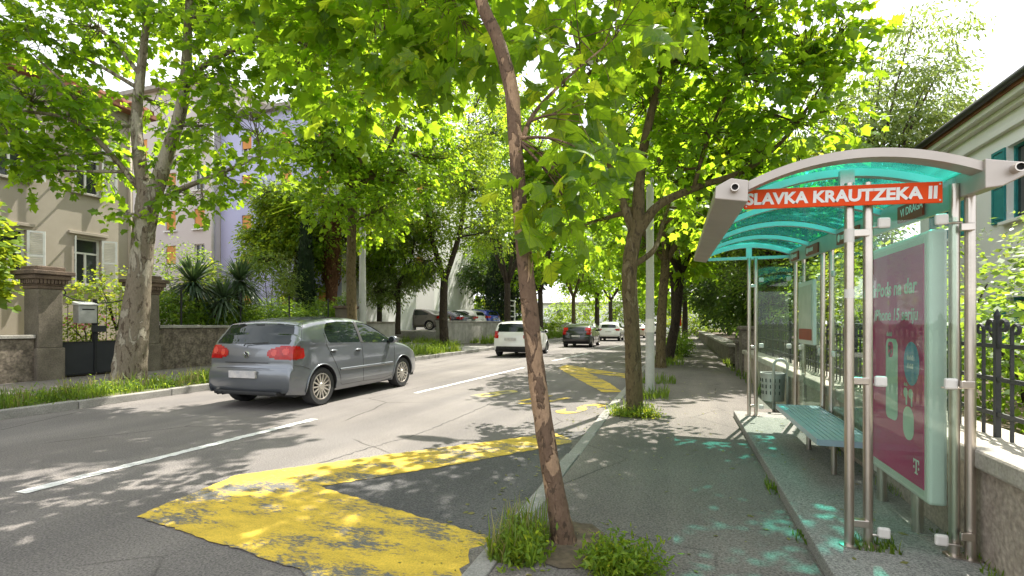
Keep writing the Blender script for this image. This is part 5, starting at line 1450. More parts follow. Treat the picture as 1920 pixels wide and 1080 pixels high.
# --- the second plane tree on the right
D = 7.35
trunk = [A_(1192, 800, D, .15), A_(1190, 760, D, .124), A_(1186, 640, D, .113), A_(1180, 520, D, .107), A_(1186, 460, D, .11), A_(1197, 415, D, .105)]
limbs = [[A_(1193, 440, D, .085), A_(1235, 385, 7.3, .065), A_(1310, 350, 7.2, .052), A_(1400, 318, 7.0, .04), A_(1480, 250, 6.8, .025), A_(1540, 160, 6.7, .012)],
         [A_(1195, 430, D, .1), A_(1203, 300, 7.3, .07), A_(1235, 150, 7.2, .05), A_(1265, 0, 7.1, .04), A_(1300, -160, 7.0, .025)],
         [A_(1190, 440, D, .07), A_(1150, 330, 7.4, .05), A_(1112, 200, 7.5, .035), A_(1075, 60, 7.4, .02)],
         [A_(1184, 500, D, .05), A_(1225, 470, 7.5, .04), A_(1240, 430, 7.8, .03), A_(1262, 360, 8.2, .02)],
         [A_(1300, 355, 7.2, .035), A_(1330, 250, 7.1, .025), A_(1390, 120, 6.9, .015)]]
B = []
for px, py, d, r, n in ((1490, 225, 6.8, .6, 30), (1400, 140, 7, .7, 40), (1555, 110, 6.6, .36, 16), (1500, 70, 6.9, .5, 26), (1335, 245, 7.2, .6, 32), (1300, 110, 7, .75, 40), (1205, 200, 7.6, .6, 26), (1120, 340, 7.6, .5, 20), (1120, 120, 7.4, .55, 22), (1240, 20, 7, .8, 36), (1400, 10, 6.8, .7, 34),
                        (1330, -100, 7, 1., 50), (1170, -120, 7.2, 1., 40), (1460, -90, 6.9, .8, 36), (1060, -70, 7.4, .7, 24), (1255, 320, 7.6, .42, 18), (1420, 285, 7.0, .36, 14), (1580, 40, 6.6, .3, 10), (1090, 420, 8, .4, 14), (1300, 390, 8.2, .4, 12),
                        (1240, -330, 7, 1.1, 50), (1450, -300, 6.6, 1.0, 40), (1050, -300, 7.2, 1.0, 40), (1350, -480, 6.8, 1., 36), (1590, -220, 6.2, .6, 8), (1640, -380, 5.8, .6, 6), (1180, -500, 6.6, .9, 26)):
    B.append((at(px, py, d), r, n))
tree('olive barked plane tree with bright crown between kerb and bus shelter', trunk, limbs, B, .15, 'plane', 'leaf_plane', 'bark_olive', 12, 1.2, 9, True, .5, keep=150, trunk_n=20)

# --- the big pale plane tree on the left
D = 10.7
trunk = [A_(238, 748, D, .42), A_(240, 728, D, .36), A_(243, 690, D, .31), A_(251, 620, D, .27), A_(262, 520, D, .212), A_(271, 430, D, .205), A_(279, 372, D, .22), A_(284, 345, D, .20)]
limbs = [[A_(276, 385, D, .15), A_(262, 300, D, .12), A_(256, 220, 10.8, .105), A_(266, 120, 10.8, .085), A_(276, 20, 10.7, .06), A_(282, -110, 10.6, .035)],
         [A_(283, 385, D, .17), A_(310, 300, 10.6, .135), A_(336, 220, 10.5, .12), A_(348, 140, 10.4, .105), A_(352, 60, 10.4, .08), A_(358, -120, 10.3, .04)],
         [A_(345, 155, 10.4, .06), A_(400, 112, 10.1, .052), A_(490, 68, 9.7, .042), A_(590, 8, 9.2, .025)],
         [A_(262, 355, D, .06), A_(195, 275, 10.4, .05), A_(128, 222, 10.2, .04), A_(0, 205, 10, .02)],
         [A_(290, 378, D, .07), A_(350, 350, 10.5, .05), A_(420, 322, 10.2, .04), A_(505, 285, 9.8, .02)],
         [A_(258, 165, 10.8, .05), A_(195, 128, 10.9, .035), A_(110, 85, 11, .02)],
         [A_(262, 140, 10.8, .05), A_(215, 80, 11.2, .035), A_(150, 20, 11.5, .02)],
         [A_(128, 222, 10.2, .03), A_(120, 160, 10.1, .025), A_(60, 100, 10, .012)]]
B = []
for px, py, d, r, n in ((60, 60, 10.4, .95, 34), (170, 50, 11, .85, 26), (60, 180, 10, .75, 26), (150, 200, 10.6, .6, 16), (10, 260, 9.8, .55, 14), (110, 290, 10.2, .42, 9), (60, 320, 10., .25, 4), (200, 310, 10.6, .4, 8), (215, 240, 11, .5, 10), (310, 40, 11.3, .85, 28), (400, 30, 10.4, .9, 32), (420, 150, 10.2, .75, 26), (500, 40, 9.6, .9, 34), (560, 120, 9.4, .7, 26),
                        (590, 20, 9.2, .7, 26), (390, 240, 10.6, .6, 16), (470, 215, 10, .6, 13), (430, 345, 10.2, .34, 8), (380, 375, 10.3, .25, 4), (330, 370, 10.4, .28, 6), (520, 280, 9.8, .4, 6), (240, 400, 10.5, .22, 3), (300, 200, 11.4, .5, 7), (340, 300, 11.2, .4, 7),
                        (230, -70, 11, 1.2, 36), (80, -100, 10.6, 1.2, 36), (400, -90, 10.2, 1.2, 40), (560, -90, 9.4, 1.1, 36), (-80, 40, 10, 1., 20), (-60, 200, 9.8, .8, 12), (330, -230, 10.4, 1.3, 30), (160, -250, 10.8, 1.3, 24), (500, -230, 9.8, 1.2, 30), (655, -60, 8.8, .8, 24)):
    B.append((at(px, py, d), r, n))
B += [(Vector(c), r_, n_) for c, r_, n_ in (((-5.5, 9.5, 8.9), 1., 60), ((-4.4, 10.6, 9.4), 1., 50), ((-6.4, 9.0, 8.8), .9, 50), ((-5.2, 11.8, 9.8), 1., 46), ((-3.6, 9.6, 8.9), .8, 36), ((-6.9, 10.4, 9.5), 1., 54), ((-7.6, 9.3, 8.8), .9, 44), ((-8.3, 10.6, 9.6), 1., 44))]  # high sprays out over the road, added for their shade on the left lane
tree('large pale trunked plane tree forking above the garden gate', trunk, limbs, B, .175, 'plane', 'leaf_plane', 'bark_plane', 13, 1.8, 9, True, .55, trunk_n=24)

# --- the rest of the avenue
def avenue(label, x, y, fork, h, cr, seed, size=.22, kind='lobed', lmat='leaf_plane', bmat='bark_olive', r=.15, lean=(0, 0), nb=22, ns=34, per=9, z0=.1, low=0., twig=True, cx=0., name='plane_tree', group='plane trees of the avenue', forkw=.5, flat=.55):
    rng = random.Random(seed)
    b = Vector((x, y, z0)); f = Vector((x + lean[0], y + lean[1], fork))
    trunk = [(b + Vector((0, 0, -.1)), r * 1.35), (b + Vector((0, 0, .25)), r * 1.05), (b.lerp(f, .5) + Vector((rng.uniform(-.06, .06), rng.uniform(-.06, .06), 0)), r * .92), (f, r * .85)]
    limbs = []; k = rng.choice((3, 4))
    top = Vector((f.x + cx, f.y, h))
    a0 = rng.uniform(0, 6.28)
    for i in range(k):
        a = a0 + 6.283 * i / k
        e = Vector((f.x + cx * .6 + math.cos(a) * cr * forkw, f.y + math.sin(a) * cr * forkw, fork + (h - fork) * rng.uniform(.5, .75)))
        mid = f.lerp(e, .45) + Vector((math.cos(a), math.sin(a), -.2)) * cr * .12
        limbs.append([(f + Vector((0, 0, -.15)), r * .62), (mid, r * .5), (e, r * .3), (e + (e - mid) * .5 + Vector((0, 0, .4)), r * .12)])
    B = []
    zc, hz = (fork + low + h) / 2 + .2, (h - fork - low) / 2 + .2
    for i in range(nb):
        while True:
            u = Vector((rng.uniform(-1, 1), rng.uniform(-1, 1), rng.uniform(-1, 1)))
            if .35 < u.length < 1: break
        br = cr * rng.uniform(.24, .38)
        B.append((Vector((f.x + cx + u.x * cr, f.y + u.y * cr, zc + u.z * hz)), br, int(ns * (br / (cr * .3)) ** 2)))
    return tree(label, trunk, limbs, B, size, kind, lmat, bmat, seed, 1., per, twig, .55, name=name, trunk_n=14, group=group, flat=flat)
avenue('third plane tree on the right, just beyond the lamp post', -.55, 15.6, 3.4, 8.6, 2.6, 21, lean=(.15, .1), r=.15, bmat='bark_olive', nb=24)
avenue('dark leaning trunk tree behind the third plane tree on the right', -.35, 18.6, 3.3, 8.8, 2.7, 22, lean=(.35, .2), r=.17, bmat='bark_dark', nb=22, size=.24)
avenue('fifth tree along the right kerb above the dark shrubs', -.3, 26, 3.6, 9.2, 3., 23, r=.18, bmat='bark_dark', nb=22, size=.26, ns=28)
avenue('sixth tree along the right kerb, small in the distance', -.2, 34, 3.6, 9.4, 3.2, 24, r=.18, bmat='bark_dark', nb=20, size=.3, ns=24)
avenue('plane tree with plain upright trunk beside the left lamp post', -11.6, 15.9, 6.4, 14, 3.5, 31, r=.19, bmat='bark_olive', nb=28, ns=84, size=.165, low=-1.6, cx=.6)
avenue('dark forked tree in the verge at the driveway mouth', -12.5, 25.4, 3.9, 17, 4.4, 32, r=.25, bmat='bark_dark', lmat='leaf_mid', nb=36, ns=84, size=.19, kind='oval', low=.3, forkw=.38)
avenue('tree rising behind the white hatchback on the left', -11.4, 33.0, 4.2, 18, 4.6, 33, r=.24, bmat='bark_dark', nb=30, ns=60, size=.26, kind='oval')
avenue('tree behind the black hatchback on the left verge', -10.8, 39.5, 4.0, 18.5, 4.8, 34, r=.24, bmat='bark_dark', nb=28, ns=50, size=.3, kind='oval')
avenue('slim tree between the black and the white car', -9.6, 47, 4.0, 14, 4.4, 35, r=.2, bmat='bark_olive', nb=26, ns=44, size=.34, kind='oval')
avenue('dark trunked tree over the far white crossover', -8.6, 55, 4.5, 15, 4.8, 36, r=.28, bmat='bark_dark', nb=26, ns=44, size=.38, kind='oval')
avenue('farthest avenue tree at the left street end', -8.6, 66, 4.5, 12, 4.2, 37, r=.28, bmat='bark_dark', nb=22, ns=26, size=.42, per=8, twig=False)
avenue('farthest avenue tree at the right street end', .4, 46, 4.0, 11, 3.8, 38, r=.24, bmat='bark_dark', nb=20, ns=26, size=.36, per=8, twig=False)
avenue('tree closing the view in the middle of the street end', -3, 78, 4.0, 12, 5.5, 39, r=.3, bmat='bark_dark', nb=26, ns=24, size=.5, per=8, twig=False, low=-1.5)
avenue('broad tree closing the street end on the right', 6, 62, 3.0, 12, 5.5, 40, r=.3, bmat='bark_dark', lmat='leaf_mid', nb=26, ns=24, size=.5, per=8, twig=False, low=-1.5)
avenue('broad tree behind the far left wall', -18, 52, 3.0, 12, 5.5, 41, r=.3, bmat='bark_dark', lmat='leaf_mid', nb=26, ns=26, size=.45, per=8, twig=False, low=-1)
# trees behind the walls
G = dict(group='trees in the gardens', name='garden_tree')
avenue('bushy light green tree in front of the lavender block', -18.4, 20.2, 3.0, 8.6, 2.2, 51, size=.18, kind='oval', lmat='leaf_mid', bmat='bark_dark', nb=34, ns=80, z0=.9, low=-.9, **G)
avenue('leafy tree beside the palm trunk in the left garden', -16.2, 24.6, 4.0, 9.6, 3.0, 52, size=.17, kind='oval', lmat='leaf_mid', bmat='bark_dark', nb=28, ns=56, z0=.9, low=-.6, **G)
avenue('drooping pale leaved tree over the white wall', -15.0, 24.6, 3.6, 7.2, 2.0, 53, size=.19, kind='narrow', lmat='leaf_pale', bmat='bark_dark', nb=30, ns=90, z0=.9, low=-1.6, **G)
avenue('dark tree behind the blue crossover', -15.2, 42, 3.2, 11, 3.6, 54, size=.26, kind='oval', lmat='leaf_dark', bmat='bark_dark', nb=28, ns=50, z0=.95, low=-1.6, **G)
avenue('dark evergreen tree over the low wall beyond the shelter', 3.6, 22.0, 1.6, 7.0, 2.7, 55, size=.17, kind='oval', lmat='leaf_dark', bmat='bark_dark', nb=34, ns=60, z0=.5, low=-.6, **G)
avenue('second dark evergreen farther along the right pavement', 4.2, 31, 1.6, 8.0, 3.4, 56, size=.22, kind='oval', lmat='leaf_dark', bmat='bark_dark', nb=34, ns=54, z0=.5, low=-.8, **G)
avenue('third dark evergreen near the end of the right pavement', 3.6, 42, 1.6, 9.0, 3.6, 57, size=.28, kind='oval', lmat='leaf_dark', bmat='bark_dark', nb=30, ns=44, z0=.5, low=-1, **G)
avenue('green tree hanging over the gatepost beyond the shelter', 3.2, 15.2, 2.4, 5.6, 1.7, 58, size=.13, kind='oval', lmat='leaf_bush', bmat='bark_dark', nb=26, ns=60, z0=.5, low=-.9, **G)

# airy tree behind the shelter roof
rngA = random.Random(8)
base = Vector((5.2, 17.6, .5)); fk = base + Vector((0, 0, 3.2))
limbs = []; B = []
for (px, py, d) in ((1560, 120, 17), (1640, 150, 17.5), (1720, 20, 17), (1760, 120, 16.5), (1700, 200, 17), (1840, 190, 16.5), (1600, 240, 17), (1530, 260, 17.5), (1660, 80, 17.5), (1800, 70, 16.6), (1560, 200, 16), (1780, 200, 17.4)):
    e = at(px, py, d); mid = fk.lerp(e, .5) + Vector((0, 0, .5))
    limbs.append([(fk, .07), (mid, .035), (fk.lerp(e, .8) + Vector((0, 0, .3)), .018), (e, .006)])
    for t_ in (.45, .6, .72, .84, .95, 1.04):
        c = fk.lerp(e, t_) + Vector((rngA.uniform(-.5, .5), rngA.uniform(-.5, .5), rngA.uniform(-.1, .5)))
        B.append((c, (.75, .75, .34) if t_ < .9 else (.5, .5, .2), 34 if t_ < .75 else 20))
tree('airy grey green tree with arching twigs behind the shelter roof', [(base - Vector((0, 0, .2)), .2), (base + Vector((0, 0, 1.5)), .16), (fk, .13)], limbs, B, .19, 'narrow', 'leaf_pale', 'bark_dark', 61, 1.1, 11, False, .7, name='garden_tree', droop=.3)

# ---------------------------------------------------------------- hedges, bushes
def bush(label, name, c, r, n, size, kind, lmat, seed, stem=True, per=6, L=.22, cat='shrub', group=None, fill=.3):
    rs = np.random.RandomState(seed); rng = random.Random(seed)
    t = thing(name, label, cat, (c[0], c[1], c[2] - r[2]), group=group)
    A = [[] for _ in range(5)]
    k = max(1, int(n / 90))
    parts = [(Vector(c), r, n // 2)]
    for i in range(k):
        u = Vector((rng.gauss(0, 1), rng.gauss(0, 1), rng.gauss(0, .7))).normalized()
        parts.append((Vector((c[0] + u.x * r[0] * .7, c[1] + u.y * r[1] * .7, c[2] + u.z * r[2] * .7)), tuple(v * rng.uniform(.3, .45) for v in r), n // 2 // k))
    for cc, rr, nn in parts:
        P, T, N, S, tone, p, out = sprays(rs, cc, rr, max(4, nn), per, L, size, .05, fill)
        ok = P[:, 2] > c[2] - r[2] - .02
        for q, v in zip(A, (P, T, N, S, tone)): q.append(v[ok])
    leaf_mesh('foliage', *[np.concatenate(q) for q in A[:4]], kind, lmat, t, np.concatenate(A[4]))
    m = MB()
    for i in range(4):
        a = i * 1.6 + seed
        m.tube([(c[0], c[1], c[2] - r[2] - .1), (c[0] + .2 * r[0] * math.cos(a), c[1] + .2 * r[1] * math.sin(a), c[2] - r[2] * .3), (c[0] + .5 * r[0] * math.cos(a), c[1] + .5 * r[1] * math.sin(a), c[2] + r[2] * .4)], [.03, .02, .008], 5)
    m.build('stems', 'bark_dark', t, smooth=True, fix=False)
    return t
HG = 'hedge shrubs behind the left wall'
for i, (y, h, w) in enumerate(((11.4, 1.0, 1.2), (13.6, .85, 1.5), (15.8, .95, 1.4), (18.2, 1.0, 1.3))):
    bush(('clipped hedge behind the right gate pillar', 'clipped hedge below the spiky yuccas', 'clipped hedge left of the cypress', 'clipped hedge around the palm trunk')[i], 'hedge', (-15.0, y, 1.0 + h * .62), (.8, w, h * .8), 1300, .1, 'oval', 'leaf_bush', 70 + i, group=HG, cat='hedge', fill=.18)
bush('bright yellow green maple bush at the left picture edge', 'shrub', (-15.3, 6.3, 2.9), (1.1, 1.2, 2.0), 620, .16, 'lobed', 'leaf_bright', 81, per=7, L=.3)
bush('bright leafy shrub behind the gate under the house window', 'shrub', (-16.2, 10.6, 2.2), (1.1, 1.3, .9), 420, .12, 'oval', 'leaf_bright', 82, L=.3)
bush('low shrub with pink flowers seen through the gate', 'shrub', (-15.8, 9.6, 1.2), (.8, .9, .5), 300, .08, 'oval', 'leaf_bright', 83)
bush('dark shrub left of the gate above the low wall', 'shrub', (-15.2, 4.0, 1.7), (1.0, 2.4, .9), 520, .09, 'oval', 'leaf_bush', 84)
bush('round shrub between the house and the pale block', 'shrub', (-19.3, 15.0, 3.0), (1.3, 1.3, 1.9), 600, .12, 'oval', 'leaf_bush', 85)
bush('light shrub under the lavender block', 'shrub', (-18.3, 15.6, 2.3), (1.4, 1.6, 1.6), 900, .13, 'oval', 'leaf_bright', 86)
bush('olive brown shrub behind the cypress', 'shrub', (-17.2, 17.6, 2.7), (1.6, 1.8, 2.0), 1100, .13, 'narrow', 'leaf_pale', 87)
bush('ivy tuft on top of the wall pillar', 'ivy', (-13.75, 18.35, 2.3), (.45, .45, .35), 160, .08, 'oval', 'leaf_bush', 88, cat='ivy')
# flower heads
rs = np.random.RandomState(4); n = 70
P = np.array([-15.25, 9.1, 1.45]) + rs.normal(size=(n, 3)) * [.12, .35, .12]
fl = leaf_mesh('flowers', P, rs.normal(size=(n, 3)), rs.normal(size=(n, 3)) + [1, 0, 1], np.full(n, .09), 'oval', 'petal_pink', None, rs.rand(n))
tag(fl, 'pink flower heads behind the gate', 'flowers', kind='stuff')
# right hand bushes behind the iron fence
RG = 'bushes behind the iron fence'
for i, (x, y, z, r, lm) in enumerate(((3.1, 3.2, 1.0, (.9, 1.2, .65), 'leaf_pale'), (2.9, 5.4, 1.15, (.8, 1.2, .8), 'leaf_bush'), (3.0, 7.6, 1.45, (.9, 1.3, 1.1), 'leaf_bush'), (3.1, 9.9, 1.7, (1.0, 1.4, 1.4), 'leaf_bright'), (3.0, 12.2, 1.8, (1.0, 1.4, 1.6), 'leaf_bush'), (4.4, 7.2, 2.0, (.8, .8, 1.0), 'leaf_pale'))):
    bush(('pale leaved bush right of the shelter by the scroll fence', 'bush behind the advertising box', 'bush behind the middle back pane', 'tall bright bush behind the far back pane', 'tall bush behind the litter bin', 'variegated shrub in front of the white house wall')[i], 'shrub', (x, y, z), r, 620, .085, 'oval', lm, 90 + i, group=RG, L=.28, per=7)
for i, (x, y, r) in enumerate(((-.1, 21.2, .5), (-.05, 23.4, .55), (0, 28.5, .6))):
    bush(('low dark shrub at the foot of the leaning right tree', 'second low shrub along the right kerb', 'far low shrub along the right kerb')[i], 'shrub', (x, y, .1 + r * .8), (r, r * 1.3, r * .85), 300, .09, 'oval', 'leaf_bush', 110 + i)
bush('sunlit hedge at the far end of the right pavement', 'hedge', (1.0, 60, 1.2), (3.5, 1.2, 1.2), 400, .22, 'oval', 'leaf_bright', 115, cat='hedge', L=.4)
for i, (x, y, r, z) in enumerate(((-12.6, 44, 1.2, 1.0), (-12.4, 49, 1.4, 1.2), (-11.5, 60, 2.2, 1.6), (3.0, 52, 1.8, 1.4))):
    bush(('shrub at the wall behind the black hatchback', 'shrub at the wall behind the crossover', 'large shrub at the far left street end', 'shrub at the far right wall')[i], 'shrub', (x, y, z), (r, r, r), 300, .2, 'oval', 'leaf_mid', 120 + i, L=.35)

for i, (x, y, r) in enumerate(((-9.5, 74, 3.2), (-4.5, 76, 3.0), (.5, 72, 3.0), (-14, 70, 3.5))):
    bush(('broad shrub closing the street end left of centre', 'broad shrub closing the street end in the middle', 'broad shrub closing the street end right of centre', 'broad shrub far behind the left wall')[i], 'shrub', (x, y, r), (r * 1.1, r, r), 420, .34, 'oval', 'leaf_mid', 140 + i, L=.6)
# cypresses
def cypress(label, x, y, h, r, seed, z0=.9):
    rs = np.random.RandomState(seed); n = 5200
    t = thing('cypress', label, 'tree', (x, y, z0))
    m = MB(); m.tube([(x, y, z0 - .1), (x, y, z0 + h * .8)], [.08, .02], 8); m.build('trunk', 'bark_dark', t)
    s = rs.rand(n) ** .9; a = rs.rand(n) * 6.283
    rad = r * (np.minimum(1, s * 6 + .3)) * (1 - s ** 2.6) * (.75 + .3 * rs.rand(n)) + .02
    P = np.stack([x + rad * np.cos(a), y + rad * np.sin(a), z0 + .1 + s * h], 1)
    T = np.stack([np.cos(a) * .35, np.sin(a) * .35, np.full(n, 1.)], 1) + rs.normal(size=(n, 3)) * .2
    N = np.stack([np.cos(a), np.sin(a), np.zeros(n)], 1) + rs.normal(size=(n, 3)) * .3
    leaf_mesh('crown', P, T, N, .16 + .14 * rs.rand(n), 'narrow', 'leaf_cypress', t, rs.rand(n))
cypress('narrow dark cypress beside the palm trunk', -16.2, 18.7, 5.4, .36, 5)
cypress('dark cypress column behind the courtyard cars', -15.0, 40.2, 7.5, .9, 6)
cypress('second dark cypress column right of the blue crossover', -13.9, 41.5, 8.0, .9, 7)
# palm trunk with old leaf bases
def palm_trunk(label, x, y, h, r, seed, z0=.9):
    t = thing('palm_tree', label, 'tree', (x, y, z0)); rg = random.Random(seed)
    m = MB(); m.tube([(x, y, z0 - .1), (x, y, z0 + h * .3), (x, y, z0 + h * .5), (x, y, z0 + h)], [r * .75, r * .75, r, r * 1.05], 16, True, .04, rg); m.build('trunk', 'bark_palm', t, smooth=True)
    m = MB()
    for k in range(420):
        z = z0 + h * (.38 + .62 * rg.random()); a = rg.uniform(0, 6.283); q = r * (.95 + .1 * rg.random())
        c = Vector((x + q * math.cos(a), y + q * math.sin(a), z)); o = Vector((math.cos(a), math.sin(a), 0)); s = Vector((-math.sin(a), math.cos(a), 0)); w = .05
        tip = c + o * .12 + Vector((0, 0, .14))
        m.add([c - s * w, c + s * w, tip + s * .02, tip - s * .02, c - s * w * .8 - Vector((0, 0, .05)) + o * .05, c + s * w * .8 - Vector((0, 0, .05)) + o * .05], [(0, 1, 2, 3), (4, 5, 1, 0), (4, 3, 2, 5)])
    m.build('leaf_bases', 'bark_palm', t, kind='stuff', fix=False)
    rs = np.random.RandomState(seed); P = []; T = []; N = []
    for f in range(26):
        a = f * 2.4; el = rs.uniform(-.3, 1.1); d = np.array([math.cos(a) * math.cos(el), math.sin(a) * math.cos(el), math.sin(el)])
        for k in range(26):
            u = .25 + k * .09; pos = np.array([x, y, z0 + h]) + d * u + np.array([0, 0, -.12 * u * u])
            sd = np.cross(d, [0, 0, 1.]); sd /= np.linalg.norm(sd) + 1e-6
            for s_ in (-1, 1): P.append(pos); T.append(sd * s_ + d * .7 + [0, 0, -.2]); N.append([0, 0, 1.])
    leaf_mesh('crown', np.array(P), np.array(T), np.array(N), np.full(len(P), .4), 'narrow', 'leaf_mid', t, rs.rand(len(P)))
palm_trunk('palm with reddish shaggy trunk in the left garden', -16.05, 20.3, 6.3, .36, 3)
palm_trunk('palm with dark red trunk behind the far gatepost', 3.0, 18.4, 5.0, .32, 4, .5)
# yuccas
def yucca(label, x, y, heads, seed, z0=.9):
    t = thing('yucca', label, 'plant', (x, y, z0)); rs = np.random.RandomState(seed)
    for hx, hy, hz, n, L in heads:
        m = MB(); m.tube([(x, y, z0), (x + hx * .5, y + hy * .5, z0 + hz * .55), (x + hx, y + hy, z0 + hz)], [.09, .08, .07], 8); m.build('stem', 'bark_dark', t, smooth=True)
        a = rs.rand(n) * 6.283; el = rs.uniform(-.75, 1.35, n)
        d = np.stack([np.cos(a) * np.cos(el), np.sin(a) * np.cos(el), np.sin(el)], 1)
        P = np.array([x + hx, y + hy, z0 + hz]) + d * .05
        m = MB()
        for q in range(n):
            dv = Vector(d[q]); s = dv.cross(Vector((0, 0, 1)))  .normalized() * .034; p = Vector(P[q]); up = s.cross(dv).normalized()
            l1 = L * (.75 + .4 * rs.rand()); dr = Vector((0, 0, -1)) * (.28 if el[q] > .5 else .42)
            p1 = p + dv * l1 * .5 + dr * l1 * .25; p2 = p + dv * l1 + dr * l1 * .9
            m.add([p - s * .6, p + s * .6, p1 + s, p1 - s, p2, p1 - up * .012], [(0, 1, 2, 3), (3, 2, 4)])
        o = m.build('leaves', 'leaf_yucca', t, kind='stuff', fix=False)
        at2 = o.data.attributes.new('tone', 'FLOAT', 'POINT'); at2.data.foreach_set('value', np.repeat(rs.rand(n), 6).astype(np.float32))
yucca('spiky yucca with two heads above the garden wall', -14.7, 12.2, ((-.25, -.1, 1.85, 260, 1.15), (.3, .55, 1.3, 200, 1.0)), 5)
yucca('taller spiky yucca with bare stem beside the other one', -14.7, 13.7, ((0, 0, 2.0, 260, 1.1),), 6)

# ---------------------------------------------------------------- grass and weeds
def grass(label, boxes, h, seed, mat='grass', name='grass', dry=0., w=.008):
    rs = np.random.RandomState(seed); V = []; Fq = []; tone = []
    for (x0, x1, y0, y1, n, z) in boxes:
        cx = rs.uniform(x0, x1, max(2, n // 14)); cyy = rs.uniform(y0, y1, max(2, n // 14))
        for i in range(n):
            k = rs.randint(len(cx)); x = min(x1, max(x0, cx[k] + rs.normal() * .07)); y = min(y1, max(y0, cyy[k] + rs.normal() * .07))
            hh = h * rs.uniform(.35, 1.1) * (.45 + .9 * ((k * 37) % 17) / 16.); a = rs.rand() * 6.283; ln = rs.uniform(.1, .7) * hh
            dx, dy = math.cos(a), math.sin(a); b = len(V)
            V += [(x - dy * w, y + dx * w, z), (x + dy * w, y - dx * w, z), (x + dx * ln * .35 + dy * w * .8, y + dy * ln * .35 - dx * w * .8, z + hh * .6), (x + dx * ln * .35 - dy * w * .8, y + dy * ln * .35 + dx * w * .8, z + hh * .6), (x + dx * ln, y + dy * ln, z + hh)]
            Fq += [(b, b + 1, b + 2, b + 3), (b + 3, b + 2, b + 4)]; tone += [.3 * rs.rand() + .7 * ((k * 29) % 13) / 12.] * 5
    me = bpy.data.meshes.new(name); me.from_pydata(V, [], Fq); a = me.attributes.new('tone', 'FLOAT', 'POINT'); a.data.foreach_set('value', np.array(tone, dtype=np.float32))
    o = link_mesh(name, me, mat); return tag(o, label, 'grass', kind='stuff')
grass('long grass in the verge around the pale plane tree', [(-10.6, -9.62, 2.0, 6.6, 2000, .11), (-10.8, -9.62, 6.6, 11.6, 2400, .11), (-10.5, -9.65, 11.6, 14, 250, .11)], .25, 1)
grass('dry pale stalks among the verge grass', [(-10.6, -9.65, 2.5, 12, 900, .11)], .32, 2, 'grass_dry')
grass('grass and weeds in the verge by the driveway', [(-10.5, -9.65, 14.5, 17.5, 250, .11), (-11.5, -9.65, 18, 21.8, 1500, .12), (-13.0, -12, 19.0, 22.0, 300, .12), (-13.4, -12.0, 24.6, 26.4, 700, .12), (-15.6, -13.2, 24.6, 26.4, 700, .3)], .4, 3, w=.01)
grass('weeds along the far left wall', [(-13., -10.2, 29, 60, 4200, .12)], .55, 4, w=.02)
grass('tall grass tuft at the foot of the leaning young tree', [(-1.0, -.76, 2.6, 3.0, 520, .09)], .21, 5, w=.0045)
grass('pale grass ears in the tuft by the young tree', [(-1.0, -.78, 2.6, 2.95, 110, .1)], .25, 15, 'grass_dry', w=.005)
grass('grass at the foot of the second right tree', [(-.95, -.40, 7.2, 7.7, 420, .1)], .17, 6, w=.006)
grass('grass tufts along the right kerb beyond the lamp post', [(-.8, -.2, 8.9, 9.6, 240, .1), (-.8, -.1, 11.3, 12.2, 240, .1), (-.9, .1, 16, 22, 900, .1), (-.9, .1, 22, 40, 1200, .1)], .2, 7)
grass('small moss and grass along the platform edge', [(.66, .715, 4.15, 4.75, 90, .1), (.67, .715, 3.3, 3.8, 40, .1), (.93, 1.12, 3.2, 3.34, 140, PZ), (1.42, 1.49, 2.9, 4.0, 60, PZ), (1.42, 1.49, 4.2, 7, 130, PZ)], .07, 8, w=.004)
grass('weeds at the wall beyond the shelter', [(1.35, 1.5, 8.6, 18, 260, .1)], .2, 9)
def weeds(label, pts, n, sp, zz, size, mat, seed, hz=.06):
    rs = np.random.RandomState(seed); pts = np.array(pts)[rs.randint(len(pts), size=n)]
    P = np.stack([pts[:, 0] + rs.normal(size=n) * sp, pts[:, 1] + rs.normal(size=n) * sp, zz + np.abs(rs.normal(size=n)) * hz], 1)
    o = leaf_mesh('weeds', P, rs.normal(size=(n, 3)) + [0, 0, .3], rs.normal(size=(n, 3)) * .6 + [0, 0, 1], size * (.6 + .6 * rs.rand(n)), 'narrow', mat, None, rs.rand(n))
    tag(o, label, 'weeds', kind='stuff')
rq = random.Random(6)
weeds('leafy weeds in the verge round the pale plane tree', [(rq.uniform(-10.5, -9.75), rq.uniform(3, 11.5)) for _ in range(40)], 5200, .13, .12, .07, 'leaf_bush', 31, .1)
weeds('leafy weeds at the foot of the second right tree', [(-.85, 7.3), (-.7, 7.2), (-.5, 7.2), (-.42, 7.35), (-.35, 7.25)], 1100, .07, .1, .05, 'leaf_bright', 32, .07)
weeds('leafy weeds round the dark forked tree', [(rq.uniform(-12.6, -9.9), rq.uniform(18.5, 21.5)) for _ in range(16)] + [(rq.uniform(-13, -11.8), rq.uniform(24.6, 26.2)) for _ in range(10)], 3000, .18, .12, .1, 'leaf_bush', 33, .15)
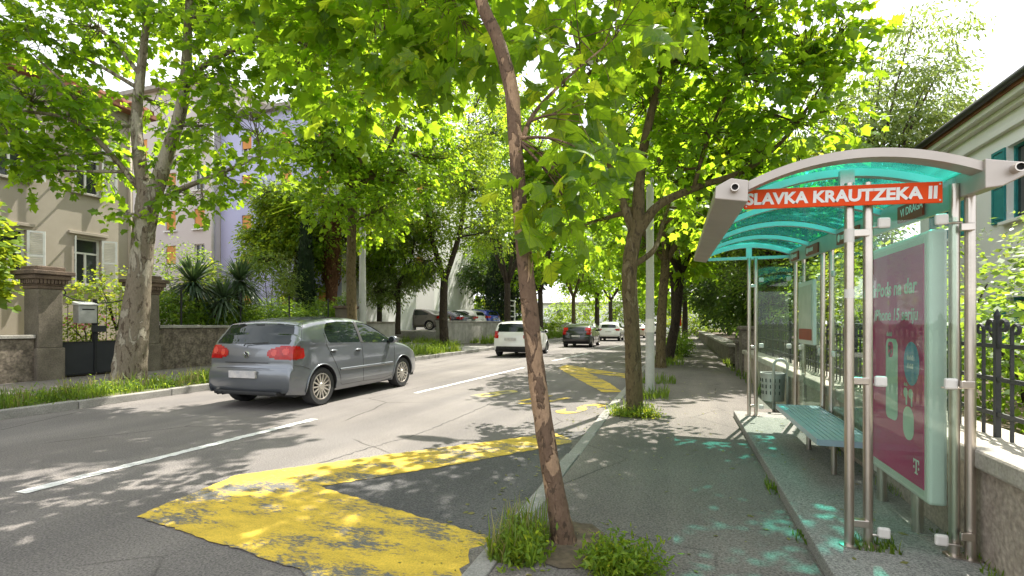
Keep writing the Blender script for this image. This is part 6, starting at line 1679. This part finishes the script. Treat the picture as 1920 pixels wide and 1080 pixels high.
# leafy weeds by the young tree
rs = np.random.RandomState(9); n = 3000
c = np.array([[-.42, 2.74], [-.36, 2.66], [-.30, 2.76], [-.24, 2.7], [-.33, 2.82], [-.16, 2.74], [-.92, 2.72], [-.84, 2.64], [-.88, 2.82], [-.8, 2.74]])[rs.randint(10, size=n)]
P = np.stack([c[:, 0] + rs.normal(size=n) * .055, c[:, 1] + rs.normal(size=n) * .06, .1 + np.abs(rs.normal(size=n)) * .065], 1)
wd = leaf_mesh('weeds', P, rs.normal(size=(n, 3)) + [0, 0, .3], rs.normal(size=(n, 3)) * .6 + [0, 0, 1], .03 + .03 * rs.rand(n), 'narrow', 'leaf_bright', None, rs.rand(n))
tag(wd, 'small leafy weeds on the pavement beside the young tree', 'weeds', kind='stuff')
# earth in the tree pits
def pit(label, x, y, rx, ry):
    rg = random.Random(int(x * 10 + y)); poly = [(x + rx * math.cos(a) * rg.uniform(.85, 1.1), y + ry * math.sin(a) * rg.uniform(.85, 1.1)) for a in [i * .35 for i in range(18)]]
    structure(sheet('tree_pit', poly, .104, 'soil'), label)
pit('earth round the young tree', -.66, 2.98, .27, .33); pit('earth round the second right tree', -.64, 7.5, .28, .36)
m = MB(); m.box((-10.7, -6, .1), (-9.605, 21.8, .124)); structure(m.build('verge', 'verge_soil'), 'earth strip along the left kerb')
# grit washed against the kerb
rd_ = random.Random(44)
for i in range(16):
    y0 = 1.6 + i * .95 + rd_.uniform(-.2, .2); ln = rd_.uniform(.5, 1.1); w_ = rd_.uniform(.05, .2)
    up = [(-1.088 - w_ * math.sin(math.pi * k / 12) * rd_.uniform(.6, 1.1) - .004, y0 + ln * k / 12) for k in range(13)]
    structure(sheet('gutter_grit', [(-1.086, y0)] + up[1:-1] + [(-1.086, y0 + ln)], .0115 + .0004 * (i % 2), 'grit'), 'pale grit washed against the right kerb')['group'] = 'grit along the right kerb'
# fallen leaves and litter
rs = np.random.RandomState(12); n = 260
P = np.concatenate([np.stack([rs.uniform(-1.6, -1.08, n), rs.uniform(2, 9, n), np.full(n, .012)], 1), np.stack([rs.uniform(-.9, .7, 200), rs.uniform(2.5, 12, 200), np.full(200, .105)], 1), np.stack([rs.uniform(.74, 1.45, 60), rs.uniform(3, 7.5, 60), np.full(60, PZ + .006)], 1)])
fl = leaf_mesh('fallen_leaves', P, rs.normal(size=(len(P), 3)) * [1, 1, .05], np.tile([0, 0, 1.], (len(P), 1)) + rs.normal(size=(len(P), 3)) * .1, .015 + .045 * rs.rand(len(P)) ** 2, 'oval', 'grass_dry', None, rs.rand(len(P)))
tag(fl, 'scattered dry leaves along the right gutter', 'leaves', kind='stuff')
